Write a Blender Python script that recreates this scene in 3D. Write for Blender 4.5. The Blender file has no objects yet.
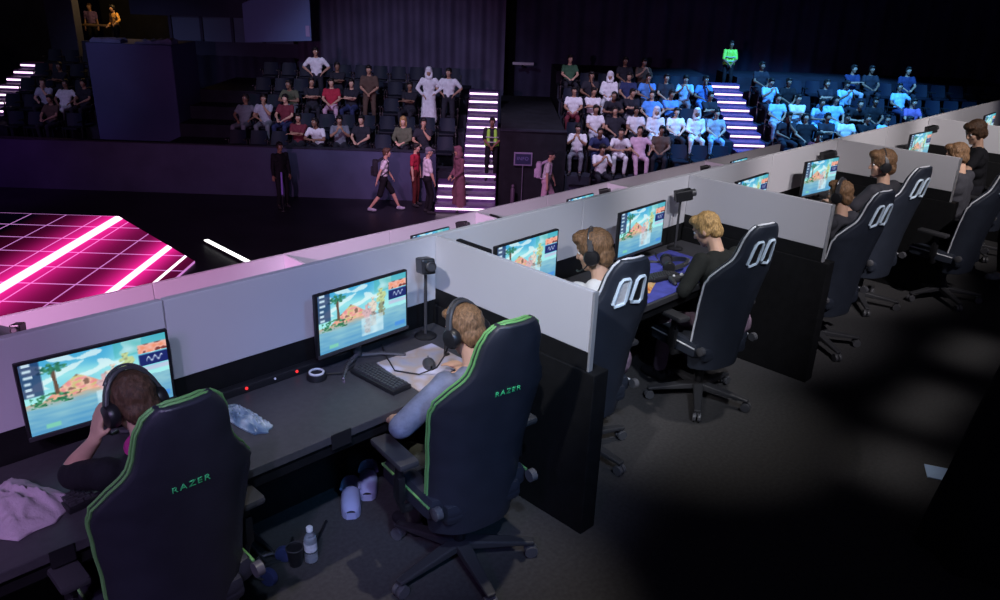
import bpy, bmesh, math, random
from mathutils import Vector, Matrix, Euler, Quaternion, noise
R = math.radians
SC = bpy.context.scene
COL = SC.collection
DG = None
random.seed(7)

# ------------------------------------------------------------------ camera
F_PX, PITCH, ROLL, YAW, CAM_H = 782.585, 0.378302, 0.036158, 0.778459, 2.644536
fw = Vector((math.cos(YAW)*math.cos(PITCH), math.sin(YAW)*math.cos(PITCH), -math.sin(PITCH)))
rt = Vector((math.sin(YAW), -math.cos(YAW), 0)); up = rt.cross(fw)
r2 = rt*math.cos(ROLL)+up*math.sin(ROLL); u2 = up*math.cos(ROLL)-rt*math.sin(ROLL)
cam = bpy.data.cameras.new('camera'); cam.sensor_width = 36; cam.lens = F_PX*36/1000
cam.clip_start = 0.05; cam.clip_end = 200
co = bpy.data.objects.new('camera', cam); COL.objects.link(co)
m = Matrix((r2, u2, -fw)).transposed().to_4x4(); m.translation = Vector((0, 0, CAM_H)); co.matrix_world = m
SC.camera = co
SC.view_settings.view_transform = 'Standard'; SC.view_settings.look = 'None'
SC.view_settings.gamma = 1; SC.view_settings.exposure = 0; SC.view_settings.use_curve_mapping = False
SC.cycles.use_denoising = True
SC.cycles.max_bounces = 6; SC.cycles.diffuse_bounces = 3; SC.cycles.glossy_bounces = 3
SC.cycles.sample_clamp_indirect = 4

# arena axes (the stage and the stands lie at 45 degrees to the desks)
AR = R(45.3)
eu = Vector((math.cos(AR), math.sin(AR), 0)); ev = Vector((math.sin(AR), -math.cos(AR), 0))
FL = -2.9                                   # arena floor, below the players' platform
def UV(u, v, z): return eu*u + ev*v + Vector((0, 0, z))
AZ = AR - R(90)                             # turning +Y onto eu; local x is then ev

# ------------------------------------------------------------------ materials
MATS = {}
def mat(name, col, rough=0.6, metal=0.0, var=0.0, scale=8.0, bump=0.0, bscale=None, emit=0.0, ecol=None, spec=0.5, alpha=1.0, trans=0.0, stretch=None, sheen=0.0):
    if name in MATS: return MATS[name]
    M = bpy.data.materials.new(name); M.use_nodes = True
    nt = M.node_tree; b = nt.nodes['Principled BSDF']
    c = (*col, 1) if len(col) == 3 else col
    b.inputs['Base Color'].default_value = c
    b.inputs['Roughness'].default_value = rough; b.inputs['Metallic'].default_value = metal
    b.inputs['Specular IOR Level'].default_value = spec
    if trans: b.inputs['Transmission Weight'].default_value = trans
    if alpha < 1: b.inputs['Alpha'].default_value = alpha
    if emit:
        b.inputs['Emission Color'].default_value = (*(ecol or col), 1); b.inputs['Emission Strength'].default_value = emit
    tc = nt.nodes.new('ShaderNodeTexCoord'); mp = nt.nodes.new('ShaderNodeMapping')
    nt.links.new(tc.outputs['Object'], mp.inputs['Vector'])
    if stretch: mp.inputs['Scale'].default_value = stretch
    nz = nt.nodes.new('ShaderNodeTexNoise'); nz.inputs['Scale'].default_value = scale; nz.inputs['Detail'].default_value = 4
    nt.links.new(mp.outputs['Vector'], nz.inputs['Vector'])
    if var:
        cr = nt.nodes.new('ShaderNodeValToRGB')
        cr.color_ramp.elements[0].position = 0.3; cr.color_ramp.elements[1].position = 0.7
        cr.color_ramp.elements[0].color = (*[x*(1-var) for x in c[:3]], 1)
        cr.color_ramp.elements[1].color = (*[min(1, x*(1+var)) for x in c[:3]], 1)
        nt.links.new(nz.outputs['Fac'], cr.inputs['Fac']); nt.links.new(cr.outputs['Color'], b.inputs['Base Color'])
    if bump:
        nb = nz
        if bscale:
            nb = nt.nodes.new('ShaderNodeTexNoise'); nb.inputs['Scale'].default_value = bscale; nb.inputs['Detail'].default_value = 3
            nt.links.new(mp.outputs['Vector'], nb.inputs['Vector'])
        bp = nt.nodes.new('ShaderNodeBump'); bp.inputs['Strength'].default_value = bump; bp.inputs['Distance'].default_value = 0.01
        nt.links.new(nb.outputs['Fac'], bp.inputs['Height']); nt.links.new(bp.outputs['Normal'], b.inputs['Normal'])
    MATS[name] = M
    return M
def emitter(name, col, s): return mat(name, (0.02, 0.02, 0.02), 0.4, emit=s, ecol=col)

# ------------------------------------------------------------------ mesh builder
class MB:
    def __init__(s): s.v = []; s.f = []; s.mi = []; s.m = 0
    def add(s, vs, fs):
        o = len(s.v); s.v += [tuple(x) for x in vs]
        for f in fs: s.f.append(tuple(i+o for i in f)); s.mi.append(s.m)
        return s
    def box(s, c, d, rot=None, taper=1.0):
        hx, hy, hz = d[0]/2, d[1]/2, d[2]/2
        vs = [Vector((x*hx*(taper if z > 0 else 1), y*hy*(taper if z > 0 else 1), z*hz)) for z in (-1, 1) for x, y in ((-1, -1), (1, -1), (1, 1), (-1, 1))]
        if rot is not None:
            q = rot if isinstance(rot, (Matrix, Quaternion)) else Euler(rot)
            q = q.to_matrix() if not isinstance(q, Matrix) else q
            vs = [q @ w for w in vs]
        c = Vector(c)
        return s.add([w+c for w in vs], [(3, 2, 1, 0), (4, 5, 6, 7), (0, 1, 5, 4), (1, 2, 6, 5), (2, 3, 7, 6), (3, 0, 4, 7)])
    def bbox(s, c, d, b=0.01, rot=None):
        """box with chamfered vertical and horizontal edges"""
        bm = bmesh.new(); bmesh.ops.create_cube(bm, size=1)
        for w in bm.verts: w.co = Vector((w.co.x*d[0], w.co.y*d[1], w.co.z*d[2]))
        bmesh.ops.bevel(bm, geom=bm.edges[:], offset=min(b, min(d)*.45), segments=2, profile=.6, affect='EDGES')
        q = Matrix.Identity(3) if rot is None else (rot if isinstance(rot, Matrix) else Euler(rot).to_matrix())
        bm.verts.index_update()
        s.add([q @ w.co + Vector(c) for w in bm.verts], [[w.index for w in f.verts] for f in bm.faces]); bm.free()
        return s
    def tube(s, pts, r, n=8, caps=True, close=False):
        pts = [Vector(p) for p in pts]; N = len(pts)
        rs = r if isinstance(r, (list, tuple)) else [r]*N
        vs = []; ref = None
        for i, p in enumerate(pts):
            a = pts[(i-1) % N] if (close or i) else pts[0]; b = pts[(i+1) % N] if (close or i < N-1) else pts[-1]
            t = (b-a).normalized()
            if ref is None:
                ref = Vector((0, 0, 1)) if abs(t.z) < .9 else Vector((1, 0, 0))
            x = (ref - t*ref.dot(t)).normalized(); ref = x; y = t.cross(x)
            for k in range(n):
                an = 2*math.pi*k/n; vs.append(p + (x*math.cos(an)+y*math.sin(an))*rs[i])
        fs = []
        for i in range(N if close else N-1):
            j = (i+1) % N
            for k in range(n): fs.append((i*n+k, i*n+(k+1) % n, j*n+(k+1) % n, j*n+k))
        if caps and not close: fs += [tuple(range(n-1, -1, -1)), tuple((N-1)*n+k for k in range(n))]
        return s.add(vs, fs)
    def lathe(s, prof, c=(0, 0, 0), n=20, axis=None):
        q = Vector((0, 0, 1)).rotation_difference(Vector(axis)).to_matrix() if axis is not None else Matrix.Identity(3)
        vs = []; c = Vector(c)
        for r_, z in prof:
            for k in range(n):
                a = 2*math.pi*k/n; vs.append(q @ Vector((r_*math.cos(a), r_*math.sin(a), z)) + c)
        fs = [(i*n+k, i*n+(k+1) % n, (i+1)*n+(k+1) % n, (i+1)*n+k) for i in range(len(prof)-1) for k in range(n)]
        fs += [tuple(range(n-1, -1, -1)), tuple((len(prof)-1)*n+k for k in range(n))]
        return s.add(vs, fs)
    def ell(s, c, r, rot=None, n=12, k=8):
        c = Vector(c); r = (r, r, r) if not isinstance(r, (tuple, list)) else r
        q = Matrix.Identity(3) if rot is None else (rot if isinstance(rot, Matrix) else Euler(rot).to_matrix())
        vs = [c + q @ Vector((0, 0, -r[2]))]
        for i in range(1, k):
            ph = -math.pi/2 + math.pi*i/k
            for j in range(n):
                a = 2*math.pi*j/n; vs.append(c + q @ Vector((r[0]*math.cos(ph)*math.cos(a), r[1]*math.cos(ph)*math.sin(a), r[2]*math.sin(ph))))
        vs.append(c + q @ Vector((0, 0, r[2]))); T = len(vs)-1
        fs = [(0, 1+(j+1) % n, 1+j) for j in range(n)]
        fs += [(1+i*n+j, 1+i*n+(j+1) % n, 1+(i+1)*n+(j+1) % n, 1+(i+1)*n+j) for i in range(k-2) for j in range(n)]
        fs += [(T, 1+(k-2)*n+j, 1+(k-2)*n+(j+1) % n) for j in range(n)]
        return s.add(vs, fs)
    def cap(s, a, b, ra, rb=None, n=10):
        """round-ended tapered limb"""
        a = Vector(a); b = Vector(b); rb = ra if rb is None else rb
        d = b-a; L = d.length
        if L < 1e-5: return s.ell(a, ra)
        pr = [(ra*math.cos(t), ra*math.sin(t)) for t in [-math.pi/2*.999+math.pi/2*i/3 for i in range(3)]]
        pr += [(ra, 0), (rb, L)] + [(rb*math.cos(t), L+rb*math.sin(t)) for t in [math.pi/6*i for i in (1, 2, 2.97)]]
        return s.lathe(pr, a, n, d)
    def prism(s, poly, h, c=(0, 0, 0), q=None):
        """polygon in xy extruded along z by h"""
        q = q if q is not None else Matrix.Identity(3); c = Vector(c); n = len(poly)
        vs = [q @ Vector((x, y, 0))+c for x, y in poly] + [q @ Vector((x, y, h))+c for x, y in poly]
        return s.add(vs, [tuple(range(n-1, -1, -1)), tuple(range(n, 2*n))] + [(i, (i+1) % n, n+(i+1) % n, n+i) for i in range(n)])
    def mesh(s, name, mats, smooth=None):
        me = bpy.data.meshes.new(name); me.from_pydata(s.v, [], s.f)
        for x in (mats if isinstance(mats, (list, tuple)) else [mats]): me.materials.append(x)
        me.polygons.foreach_set('material_index', s.mi)
        bm = bmesh.new(); bm.from_mesh(me); bmesh.ops.recalc_face_normals(bm, faces=bm.faces[:]); bm.to_mesh(me); bm.free()
        if smooth is not None:
            me.polygons.foreach_set('use_smooth', [True]*len(me.polygons))
            me.set_sharp_from_angle(angle=R(smooth))
        me.update(); return me
    def build(s, name, mats, parent=None, smooth=40, loc=None):
        return link(name, s.mesh(name, mats, smooth), parent, loc)
def link(name, me, parent=None, loc=None):
    o = bpy.data.objects.new(name, me); COL.objects.link(o)
    if parent: o.parent = parent
    if loc is not None: o.location = loc
    return o
def tag(o, label=None, cat=None, group=None, kind=None):
    if label: o['label'] = label
    if cat: o['category'] = cat
    if group: o['group'] = group
    if kind: o['kind'] = kind
    return o
def empty(name, loc=(0, 0, 0), rz=0, label=None, cat=None, group=None):
    o = bpy.data.objects.new(name, None); COL.objects.link(o); o.location = loc; o.rotation_euler = (0, 0, rz)
    o.empty_display_size = .1
    return tag(o, label, cat, group)
def struct(name, mb, m_, smooth=None):
    return tag(mb.build(name, m_, smooth=smooth), kind='structure')
def copy_tree(o, parent=None):
    c = o.copy(); COL.objects.link(c)
    if parent is not None: c.parent = parent
    for ch in list(o.children): copy_tree(ch, c)
    return c
def remesh(mb, voxel, smooth_it=6, disp=None):
    """one continuous skin over overlapping shapes"""
    me = mb.mesh('tmp', [])
    o = bpy.data.objects.new('tmp', me); COL.objects.link(o)
    r_ = o.modifiers.new('r', 'REMESH'); r_.mode = 'VOXEL'; r_.voxel_size = voxel
    if smooth_it:
        s_ = o.modifiers.new('s', 'SMOOTH'); s_.factor = .5; s_.iterations = smooth_it
    dg = bpy.context.evaluated_depsgraph_get(); dg.update()
    out = bpy.data.meshes.new_from_object(o.evaluated_get(dg))
    bpy.data.objects.remove(o); bpy.data.meshes.remove(me)
    if disp:
        nv = [v.normal.copy() for v in out.vertices]
        for v, n_ in zip(out.vertices, nv): v.co += n_*disp(v.co)
    out.polygons.foreach_set('use_smooth', [True]*len(out.polygons)); out.update()
    return out
def text_mesh(name, body, size, depth, m_, spacing=1.0):
    cu = bpy.data.curves.new(name, 'FONT'); cu.body = body; cu.size = size; cu.extrude = depth
    cu.align_x = 'CENTER'; cu.align_y = 'CENTER'; cu.space_character = spacing
    o = bpy.data.objects.new('tmp', cu); COL.objects.link(o)
    dg = bpy.context.evaluated_depsgraph_get(); dg.update()
    me = bpy.data.meshes.new_from_object(o.evaluated_get(dg)); me.name = name
    bpy.data.objects.remove(o); me.materials.clear(); me.materials.append(m_)
    return me
# ------------------------------------------------------------------ the hall
m_carpet = mat('carpet', (0.060, 0.058, 0.060), 0.95, var=.14, scale=45, bump=.15, bscale=300, spec=.15)
m_black = mat('black_cloth', (0.012, 0.012, 0.017), 0.9, var=.3, scale=3, bump=.2, spec=.2)
m_arena = mat('arena_floor', (0.020, 0.020, 0.028), 0.45, var=.3, scale=1.2, spec=.3)
m_navy = mat('navy_panel', (0.06, 0.064, 0.125), 0.8, var=.15, scale=1.5, spec=.2)
m_drape = mat('drape', (0.10, 0.088, 0.15), 0.9, var=.2, scale=1.0, bump=.3, bscale=2.0, spec=.1)
m_drape2 = mat('dark_drape', (0.045, 0.045, 0.085), 0.9, var=.2, scale=1.0, spec=.1)
m_stand = mat('stand_deck', (0.022, 0.023, 0.036), 0.8, var=.25, scale=3, spec=.2)

struct('floor', MB().box((7, .1, -.15), (26, 6.6, .3)), m_carpet)
struct('floor_lower_platform', MB().box((7, 5.3, -1.39), (26, 3.8, .3)), m_carpet)
struct('trim_1', MB().box((7, 3.42, -.77), (26, .04, .94)), m_black)          # step face between the two platforms
struct('trim_2', MB().box((7, 7.22, -2.2), (26, .04, 1.4)), m_black)
_a = MB(); q = Matrix.Rotation(AZ, 3, 'Z')
_a.box(UV(20, 0, FL-.1), (90, 70, .2), q)
struct('floor_arena', _a, m_arena)

def drape(u, v0, v1, z0, z1, amp=.12, wl=.55, n=None):
    mb = MB(); n = n or int(abs(v1-v0)/wl*8)+2; vs = []
    for i in range(n+1):
        v = v0+(v1-v0)*i/n; a = amp*math.sin(2*math.pi*(v-v0)/wl)
        for uu in (u+a, u+a+.03):
            vs += [UV(uu, v, z0), UV(uu, v, z1)]
    fs = []
    for i in range(n):
        o = i*4; p = o+4
        fs += [(o, p, p+1, o+1), (o+2, o+3, p+3, p+2), (o+1, p+1, p+3, o+3), (o, o+2, p+2, p)]
    fs += [(0, 1, 3, 2), (n*4, n*4+2, n*4+3, n*4+1)]
    return mb.add(vs, fs)
struct('wall_back', MB().box(UV(36, 0, 3.5), (90, .3, 13), q), m_drape2)
struct('wall_side', MB().box(UV(18, -40, 3.5), (.3, 40, 13), q), m_drape2)
struct('ceiling', MB().box(UV(20, 0, 10), (90, 60, .2), q), m_drape2)
tag(drape(29.2, -7.15, .2, -2.0, 6).build('stage_curtain', m_drape, smooth=60), 'tall dusky purple curtain hanging behind the left seating block and the lit stairs', 'curtain')
tag(drape(30.6, .6, 26, -2.0, 6, wl=.8).build('stage_curtain', m_drape2, smooth=60), 'very dark blue curtain hanging behind the blue lit seating block', 'curtain')
tag(drape(29.65, -11.3, -7.4, -2.5, .05, wl=.7).build('stage_curtain', m_drape2, smooth=60), 'dark curtain under the glass gallery beside the navy block', 'curtain')

# ---- tiers of the stands: row j stands on a deck at zj
R_, T_, U0 = .19, .48, 20.1
def row_z(j): return FL + R_*(6+2*j)
def row_u(j, du=0): return U0 + T_*(5+2*j) + du
def tiers(name, v0, v1, js, du, label, uend):
    mb = MB()
    for j in js:
        a, z = row_u(j, du), row_z(j)
        b = uend if j == js[-1] else row_u(j+1, du)+.02
        mb.box(UV((a+b)/2, (v0+v1)/2, (FL+z)/2), (v1-v0, b-a, z-FL), q)
    o = mb.build(name, m_stand, smooth=None); return tag(o, label, 'grandstand', kind='structure')
tiers('grandstand', -9.4, -.95, range(-1, 4), 0, 'dark stepped deck of the left seating block', 29)
tiers('grandstand', 1.95, 7.06, range(-2, 6), 0, 'dark stepped deck of the middle seating block', 30)
tiers('grandstand', 8.06, 17.5, range(-2, 6), 0, 'dark stepped deck of the right seating block', 30)
tiers('grandstand', -15.6, -12.3, range(-1, 4), 1.9, 'dark stepped deck at the far left', 31)

# ---- staircases with a strip of light on every riser
m_strip = emitter('stair_strip', (1.0, .70, .96), 2.6)
m_stair = mat('stair_tread', (0.10, 0.05, 0.17), 0.6, var=.2, scale=6)
def stairs(label, v0, v1, n, u0, z0, wide=0, first=0):
    t = empty('staircase', UV(u0, (v0+v1)/2, FL), AZ, label, 'stairs', 'light strip stairs')
    for k in range(first, n):
        wv0 = v0-.65 if k < wide else v0
        w = v1-wv0; cv = (v1+wv0)/2-(v0+v1)/2
        top = z0 + R_*(k+1) - FL
        s_ = MB().bbox((cv, T_*k+T_/2+.01, top/2), (w, T_+.02, top), .006).build('step', m_stair, t, smooth=None)
        MB().bbox((cv, T_*k-.012, top-.085), (w-.05, .022, .052), .006).build('light_strip', m_strip, s_, smooth=None)
    return t
stairs('stairs with glowing strips beside the left seating block, two wide steps at the foot', -.92, .03, 13, U0, FL, wide=3)
stairs('glowing stairs between the middle and right seating blocks under the guard', 7.08, 8.04, 15, U0, FL, first=3)
stairs('glowing stairs at the far left edge next to the few seated spectators', -16.6, -15.65, 14, U0+1.9, FL-.05, first=5)

# ---- parapets, tunnel, dark block
def panel(name, u, v0, v1, z0, z1, label, d=.14, cap=True, m_=None):
    t = MB().bbox(UV(u, (v0+v1)/2, (z0+z1)/2), (v1-v0, d, z1-z0), .01, q)
    o = tag(t.build(name, m_ or m_navy, smooth=None), label, 'parapet')
    if cap:
        MB().bbox(UV(u, (v0+v1)/2, z1+.02), (v1-v0, d+.05, .04), .008, q).build('top_rail', m_stand, o, smooth=None)
    return o
panel('parapet', 21.25, -24, -1.62, FL, -1.55, 'long dark parapet in front of the left seating block')
panel('parapet', 20.2, 1.95, 17.5, FL, -2.12, 'low dark parapet in front of the middle and right seating blocks')
panel('tunnel_wall', 21.3, .1, 1.9, FL, -.9, 'black wall between the lit stairs and the middle seating block', d=.2, m_=m_black)
tag(MB().box(UV(25.2, 1.0, -1.9), (1.75, 7.2, 2.0), q).build('tunnel_block', m_black, smooth=None), 'black block behind the sign beside the stairs', 'block')
bk = tag(MB().bbox(UV(25.0, -10.85, -1.03), (2.5, 2.0, 3.63), .04, q).build('clad_block', mat('block_clad', (0.075, 0.09, 0.21), .8, var=.1, scale=.7, spec=.2), smooth=None), 'big plain navy block standing left of the left seating block', 'block')
m_cloth_b = mat('bluish_cloth', (0.16, 0.18, 0.33), .9, var=.2, scale=6)
for i, (v, w, lab) in enumerate([(-11.6, .9, 'crumpled bluish cloth at the left end of the navy block top'), (-10.2, 1.1, 'crumpled bluish cloth at the right end of the navy block top')]):
    mb = MB(); n = 10; vs = []
    for a in range(n+1):
        for b in range(5):
            x = v-w/2+w*a/n; y = 24.2+.5*b/4; h = .80+.13*abs(noise.noise((a*.6, b*.7, i*5)))+(.1*(a/n) if i else .08*(1-abs(a/n-.5)))
            vs.append(UV(y, x, h))
    k = len(vs); vs += [p-Vector((0, 0, p.z-.786)) for p in vs]
    fs = [(a*5+b, (a+1)*5+b, (a+1)*5+b+1, a*5+b+1) for a in range(n) for b in range(4)]
    fs += [tuple(x+k for x in reversed(f)) for f in fs]
    rim = [a*5 for a in range(n)]+[n*5+b for b in range(4)]+[a*5+4 for a in range(n, 0, -1)]+[b for b in range(4, 0, -1)]
    fs += [(rim[i2], rim[(i2+1) % len(rim)], rim[(i2+1) % len(rim)]+k, rim[i2]+k) for i2 in range(len(rim))]
    tag(mb.add(vs, fs).build('cloth', m_cloth_b, smooth=60), lab, 'cloth')

# ---- gallery at the back left: lit opening and glass panes
gal = empty('gallery', UV(30.2, -11.6, 0), AZ, 'dark raised gallery at the back left with a lit opening and glass panes', 'gallery')
m_gal = mat('gallery_wall', (0.06, 0.064, 0.12), .8, var=.1, scale=2)
def G(u, v, z): return (v+11.6, u-30.2, z)
MB().box(G(31.6, -11.6, -.2), (8.6, 3, .2)).build('floor_slab', m_gal, gal, smooth=None)
MB().box(G(30.1, -13.9, -.1), (4.0, .14, .95)).build('front_panel', m_gal, gal, smooth=None)
MB().box(G(30.1, -9.6, .25), (4.6, .1, .5)).build('sill', m_gal, gal, smooth=None)
MB().bbox(G(30.0, -15.75, 1.1), (1.0, .5, 3.2), .03).build('pillar', mat('pillar', (0.07, 0.07, 0.11), .8, var=.1), gal, smooth=None)
MB().box(G(30.1, -10.3, 2.15), (6.0, .3, 1.6)).build('head_panel', m_gal, gal, smooth=None)
m_pane = mat('gallery_pane', (0.16, 0.22, 0.34), .15, spec=.6)
for i in range(4):
    v = -11.9+i*1.12
    MB().bbox(G(30.12, v+.5, .92), (1.0, .03, .86), .004).build('pane', m_pane, gal, smooth=None)
    MB().bbox(G(30.08, v-.06, .92), (.1, .09, .9), .01).build('mullion', m_gal, gal, smooth=None)
MB().bbox(G(30.9, -15.0, .88), (1.1, .5, .06), .01).build('counter', mat('counter', (.25, .16, .07), .6, var=.2), gal, smooth=None)
MB().box(G(33.0, -13.6, 1.4), (4.4, .1, 2.6)).build('back_panel', m_black, gal, smooth=None)

# ---- grey-blue hanging screen
sc_ = empty('hanging_screen', UV(27.2, -7.25, 1.5), AZ, 'blank blue-grey screen hanging above the left end of the curtain', 'screen')
poly = [(-1.14, -.78), (1.05, -.66), (1.05, 1.3), (-1.14, .42)]
MB().prism(poly, .08, (0, .04, 0), Matrix.Rotation(R(90), 3, 'X')).build('panel', mat('screen_grey', (.16, .25, .50), .7, var=.06, scale=1), sc_, smooth=None)
MB().bbox((.95, -.06, -.36), (.13, .05, .34), .01).build('tag', mat('tag_lilac', (.45, .38, .65), .7), sc_, smooth=None)
for x, z in ((-1.0, .5), (.9, 1.22)):
    MB().tube([(x, 0, z-.1), (x, 0, 4.6)], .012, 6).build('cable', m_black, sc_)
fx = empty('wall_fixture', UV(29.9, .9, -.1), AZ, 'small pale bar fixture high on the dark wall right of the curtain', 'fixture')
MB().bbox((0, 0, .22), (.78, .1, .1), .02).build('housing', mat('fixture_grey', (.55, .52, .6), .5), fx, smooth=None)
MB().bbox((0, .3, .1), (.1, .7, .06), .01).build('bracket', m_black, fx, smooth=None)

# ---- LED stage floor
def led_material():
    M = bpy.data.materials.new('led_floor'); M.use_nodes = True; nt = M.node_tree; b = nt.nodes['Principled BSDF']
    N = nt.nodes.new; L = nt.links.new
    b.inputs['Base Color'].default_value = (.01, .008, .015, 1); b.inputs['Roughness'].default_value = .25
    tc = N('ShaderNodeTexCoord'); sp = N('ShaderNodeSeparateXYZ'); L(tc.outputs['Object'], sp.inputs[0])
    def mth(op, a, b_=None, c=None):
        n = N('ShaderNodeMath'); n.operation = op
        for i, x in enumerate((a, b_, c)):
            if x is None: continue
            if isinstance(x, (int, float)): n.inputs[i].default_value = x
            else: L(x, n.inputs[i])
        return n.outputs[0]
    X, Y = sp.outputs['X'], sp.outputs['Y']          # X = across (v), Y = depth (u)
    def line(c, pos, w, soft):                        # 1 on the line, falling off over soft
        d = mth('ABSOLUTE', mth('SUBTRACT', c, pos))
        return mth('SUBTRACT', 1, mth('SMOOTH_MIN', 1, mth('DIVIDE', mth('MAXIMUM', mth('SUBTRACT', d, w), 0), soft), .02))
    def gridl(c, off, step, w):
        d = mth('ABSOLUTE', mth('SUBTRACT', mth('FLOORED_MODULO', mth('ADD', mth('SUBTRACT', c, off), step/2), step), step/2))
        return mth('LESS_THAN', d, w)
    grid = mth('MAXIMUM', gridl(X, -7.07, .85, .016), gridl(Y, 18.6, .93, .022))
    A = line(X, -9.15, .10, .05); B = line(X, -7.10, .06, .04); Cc = line(X, -6.52, .025, .02)
    core = mth('MAXIMUM', mth('MAXIMUM', A, B), Cc)
    gA = mth('POWER', line(X, -9.15, .08, 1.15), 2.2); gB = mth('POWER', line(X, -7.10, .05, .75), 2.2)
    glow = mth('MAXIMUM', gA, gB)
    base = mth('MULTIPLY', line(X, -8.0, .8, 2.4), .13)
    tot = mth('ADD', glow, base)
    def scaled(fac, col):
        n = N('ShaderNodeVectorMath'); n.operation = 'SCALE'; n.inputs[0].default_value = col; L(fac, n.inputs['Scale']); return n.outputs[0]
    def vadd(a, c):
        n = N('ShaderNodeVectorMath'); n.operation = 'ADD'; L(a, n.inputs[0]); L(c, n.inputs[1]); return n.outputs[0]
    e = vadd(vadd(scaled(tot, (1.0, .02, .33)), scaled(grid, (.55, .22, .62))), scaled(core, (2.2, 1.9, 2.2)))
    L(e, b.inputs['Emission Color']); b.inputs['Emission Strength'].default_value = 1.0
    return M
led = MB().prism([(-26, 18.6), (-9.2, 18.6), (-6.22, 15.5), (-6.22, 8.5), (-9.2, 5.5), (-26, 5.5)][::-1], .04, (0, 0, FL+.001))
lo = led.build('led_floor', led_material(), smooth=None); lo.rotation_euler = (0, 0, AZ)
tag(lo, 'glowing magenta stage floor with white grid lines and beams', 'stage floor')
lb = empty('light_bar', (7.27, 15.2, FL), 0, 'single white light bar lying on the dark arena floor', 'light bar')
MB().bbox((0, 0, .03), (.12, 2.7, .06), .01).build('housing', m_black, lb, smooth=None)
MB().bbox((0, 0, .07), (.10, 2.66, .03), .01).build('tube', emitter('bar_white', (1, .98, 1), 2.2), lb, smooth=None)
for k, (px_u, v0, v1) in enumerate([(18.9, -5.3, -1.6), (19.6, -3.4, -1.9)]):
    pass
# ------------------------------------------------------------------ desks, partitions, screens
DESK = 0.82
WY, WT, WB = 3.227, 1.3445, 0.96
m_white = mat('white_panel', (0.60, 0.59, 0.62), .45, var=.03, scale=1.3, spec=.3)
m_seam = mat('seam_grey', (0.33, 0.32, 0.35), .5)
m_blackp = mat('black_laminate', (0.008, 0.008, 0.009), .6, var=.2, scale=20, spec=.25)
m_desk = mat('desk_top', (0.055, 0.054, 0.060), .42, var=.12, scale=35, spec=.4)
m_alu = mat('aluminium_post', (0.62, 0.62, 0.64), .35, metal=.6)
m_plast = mat('black_plastic', (0.014, 0.014, 0.016), .38, spec=.5)
m_plast2 = mat('dark_grey_plastic', (0.045, 0.045, 0.05), .45)
m_steel = mat('polished_steel', (0.55, 0.55, 0.57), .25, metal=.9)
m_screen_glow = None

def divider(name, label, xs, dy, dz, first_x, ends):
    """long white upstand behind the desks, one panel per station, black below"""
    t = empty(name, (0, 0, 0), 0, label, 'divider wall')
    for i in range(len(xs)-1):
        a, b = xs[i], xs[i+1]
        MB().bbox(((a+b)/2, WY+.02+dy, (WT+WB)/2+dz), (b-a-.006, .04, WT-WB), .004).build('white_panel', m_white, t, smooth=None)
        MB().bbox(((a+b)/2, WY+.025+dy, (WB+.0)/2+dz), (b-a-.003, .03, WB-.002), .004).build('black_panel', m_blackp, t, smooth=None)
    return t
def partition(X, dy, dz, label, group):
    t = empty('partition', (X, 2.6+dy, dz), 0, label, 'partition', group)
    y0, y1 = 2.09-2.6, WY-.004-2.6
    MB().bbox((0, (y0+y1)/2, (1.03+WT)/2), (.026, y1-y0, WT-1.03), .003).build('white_panel', m_white, t, smooth=None)
    MB().bbox((0, (y0+y1)/2, .98), (.03, y1-y0, .10), .003).build('black_strip', m_blackp, t, smooth=None)
    MB().bbox((.03, (2.03-2.6+y1)/2, .465), (.11, y1-(2.03-2.6), .93), .006).build('base_panel', m_blackp, t, smooth=None)
    MB().bbox((0, y0-.008, (.93+WT)/2), (.03, .014, WT-.93), .003).build('end_post', m_alu, t, smooth=None)
    return t
X1, X2, X3, X4, X5 = 2.749, 5.339, 8.069, 10.72, 13.4
xs = [-3.7, -2.4, -1.1, 0.0, 1.20, X1, 4.04, X2, 6.70, X3, 9.39, X4, 12.06, X5, 14.7, 16]
divider('divider_wall', 'long white upstand wall behind the upper row of screens', xs, 0, 0, 0, 0)
partition(X1, 0, 0, 'white and black partition beside the green piped chair, first from the bottom', 'partitions of the upper desk row')
partition(X2, 0, 0, 'white and black partition to the right of the blond player in the black jacket', 'partitions of the upper desk row')
partition(X3, 0, 0, 'white and black partition beside the light haired player near the right edge', 'partitions of the upper desk row')
partition(X4, 0, 0, 'white and black partition behind the brown haired player at the right edge', 'partitions of the upper desk row')
LDY, LDZ = 3.53, -1.2445
lx = [-4, -1.5, 1.13, 3.76, 6.38, 8.98, 11.6, 14.25]
divider('divider_wall', 'pinkish white upstand wall of the lower row, seen over the upper one', [lx[0]]+[v for a, b in zip(lx, lx[1:]) for v in ((a+b)/2, b)], LDY, LDZ, 0, 0)
for X, w in zip(lx[2:], ('hidden behind the leftmost screen', 'behind the upper wall beside the second screen', 'below the foot of the glowing stairs', 'right of the walker with the pale backpack', 'below the yellow bag')):
    partition(X, LDY, LDZ, 'partition of the lower row, ' + w, 'partitions of the lower desk row')
tag(MB().bbox((14.3, 2.7+LDY, .45+LDZ), (.04, 1.3, .9), .005).build('end_panel', m_blackp, smooth=None), 'dark end panel closing the lower desk row', 'panel')

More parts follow.
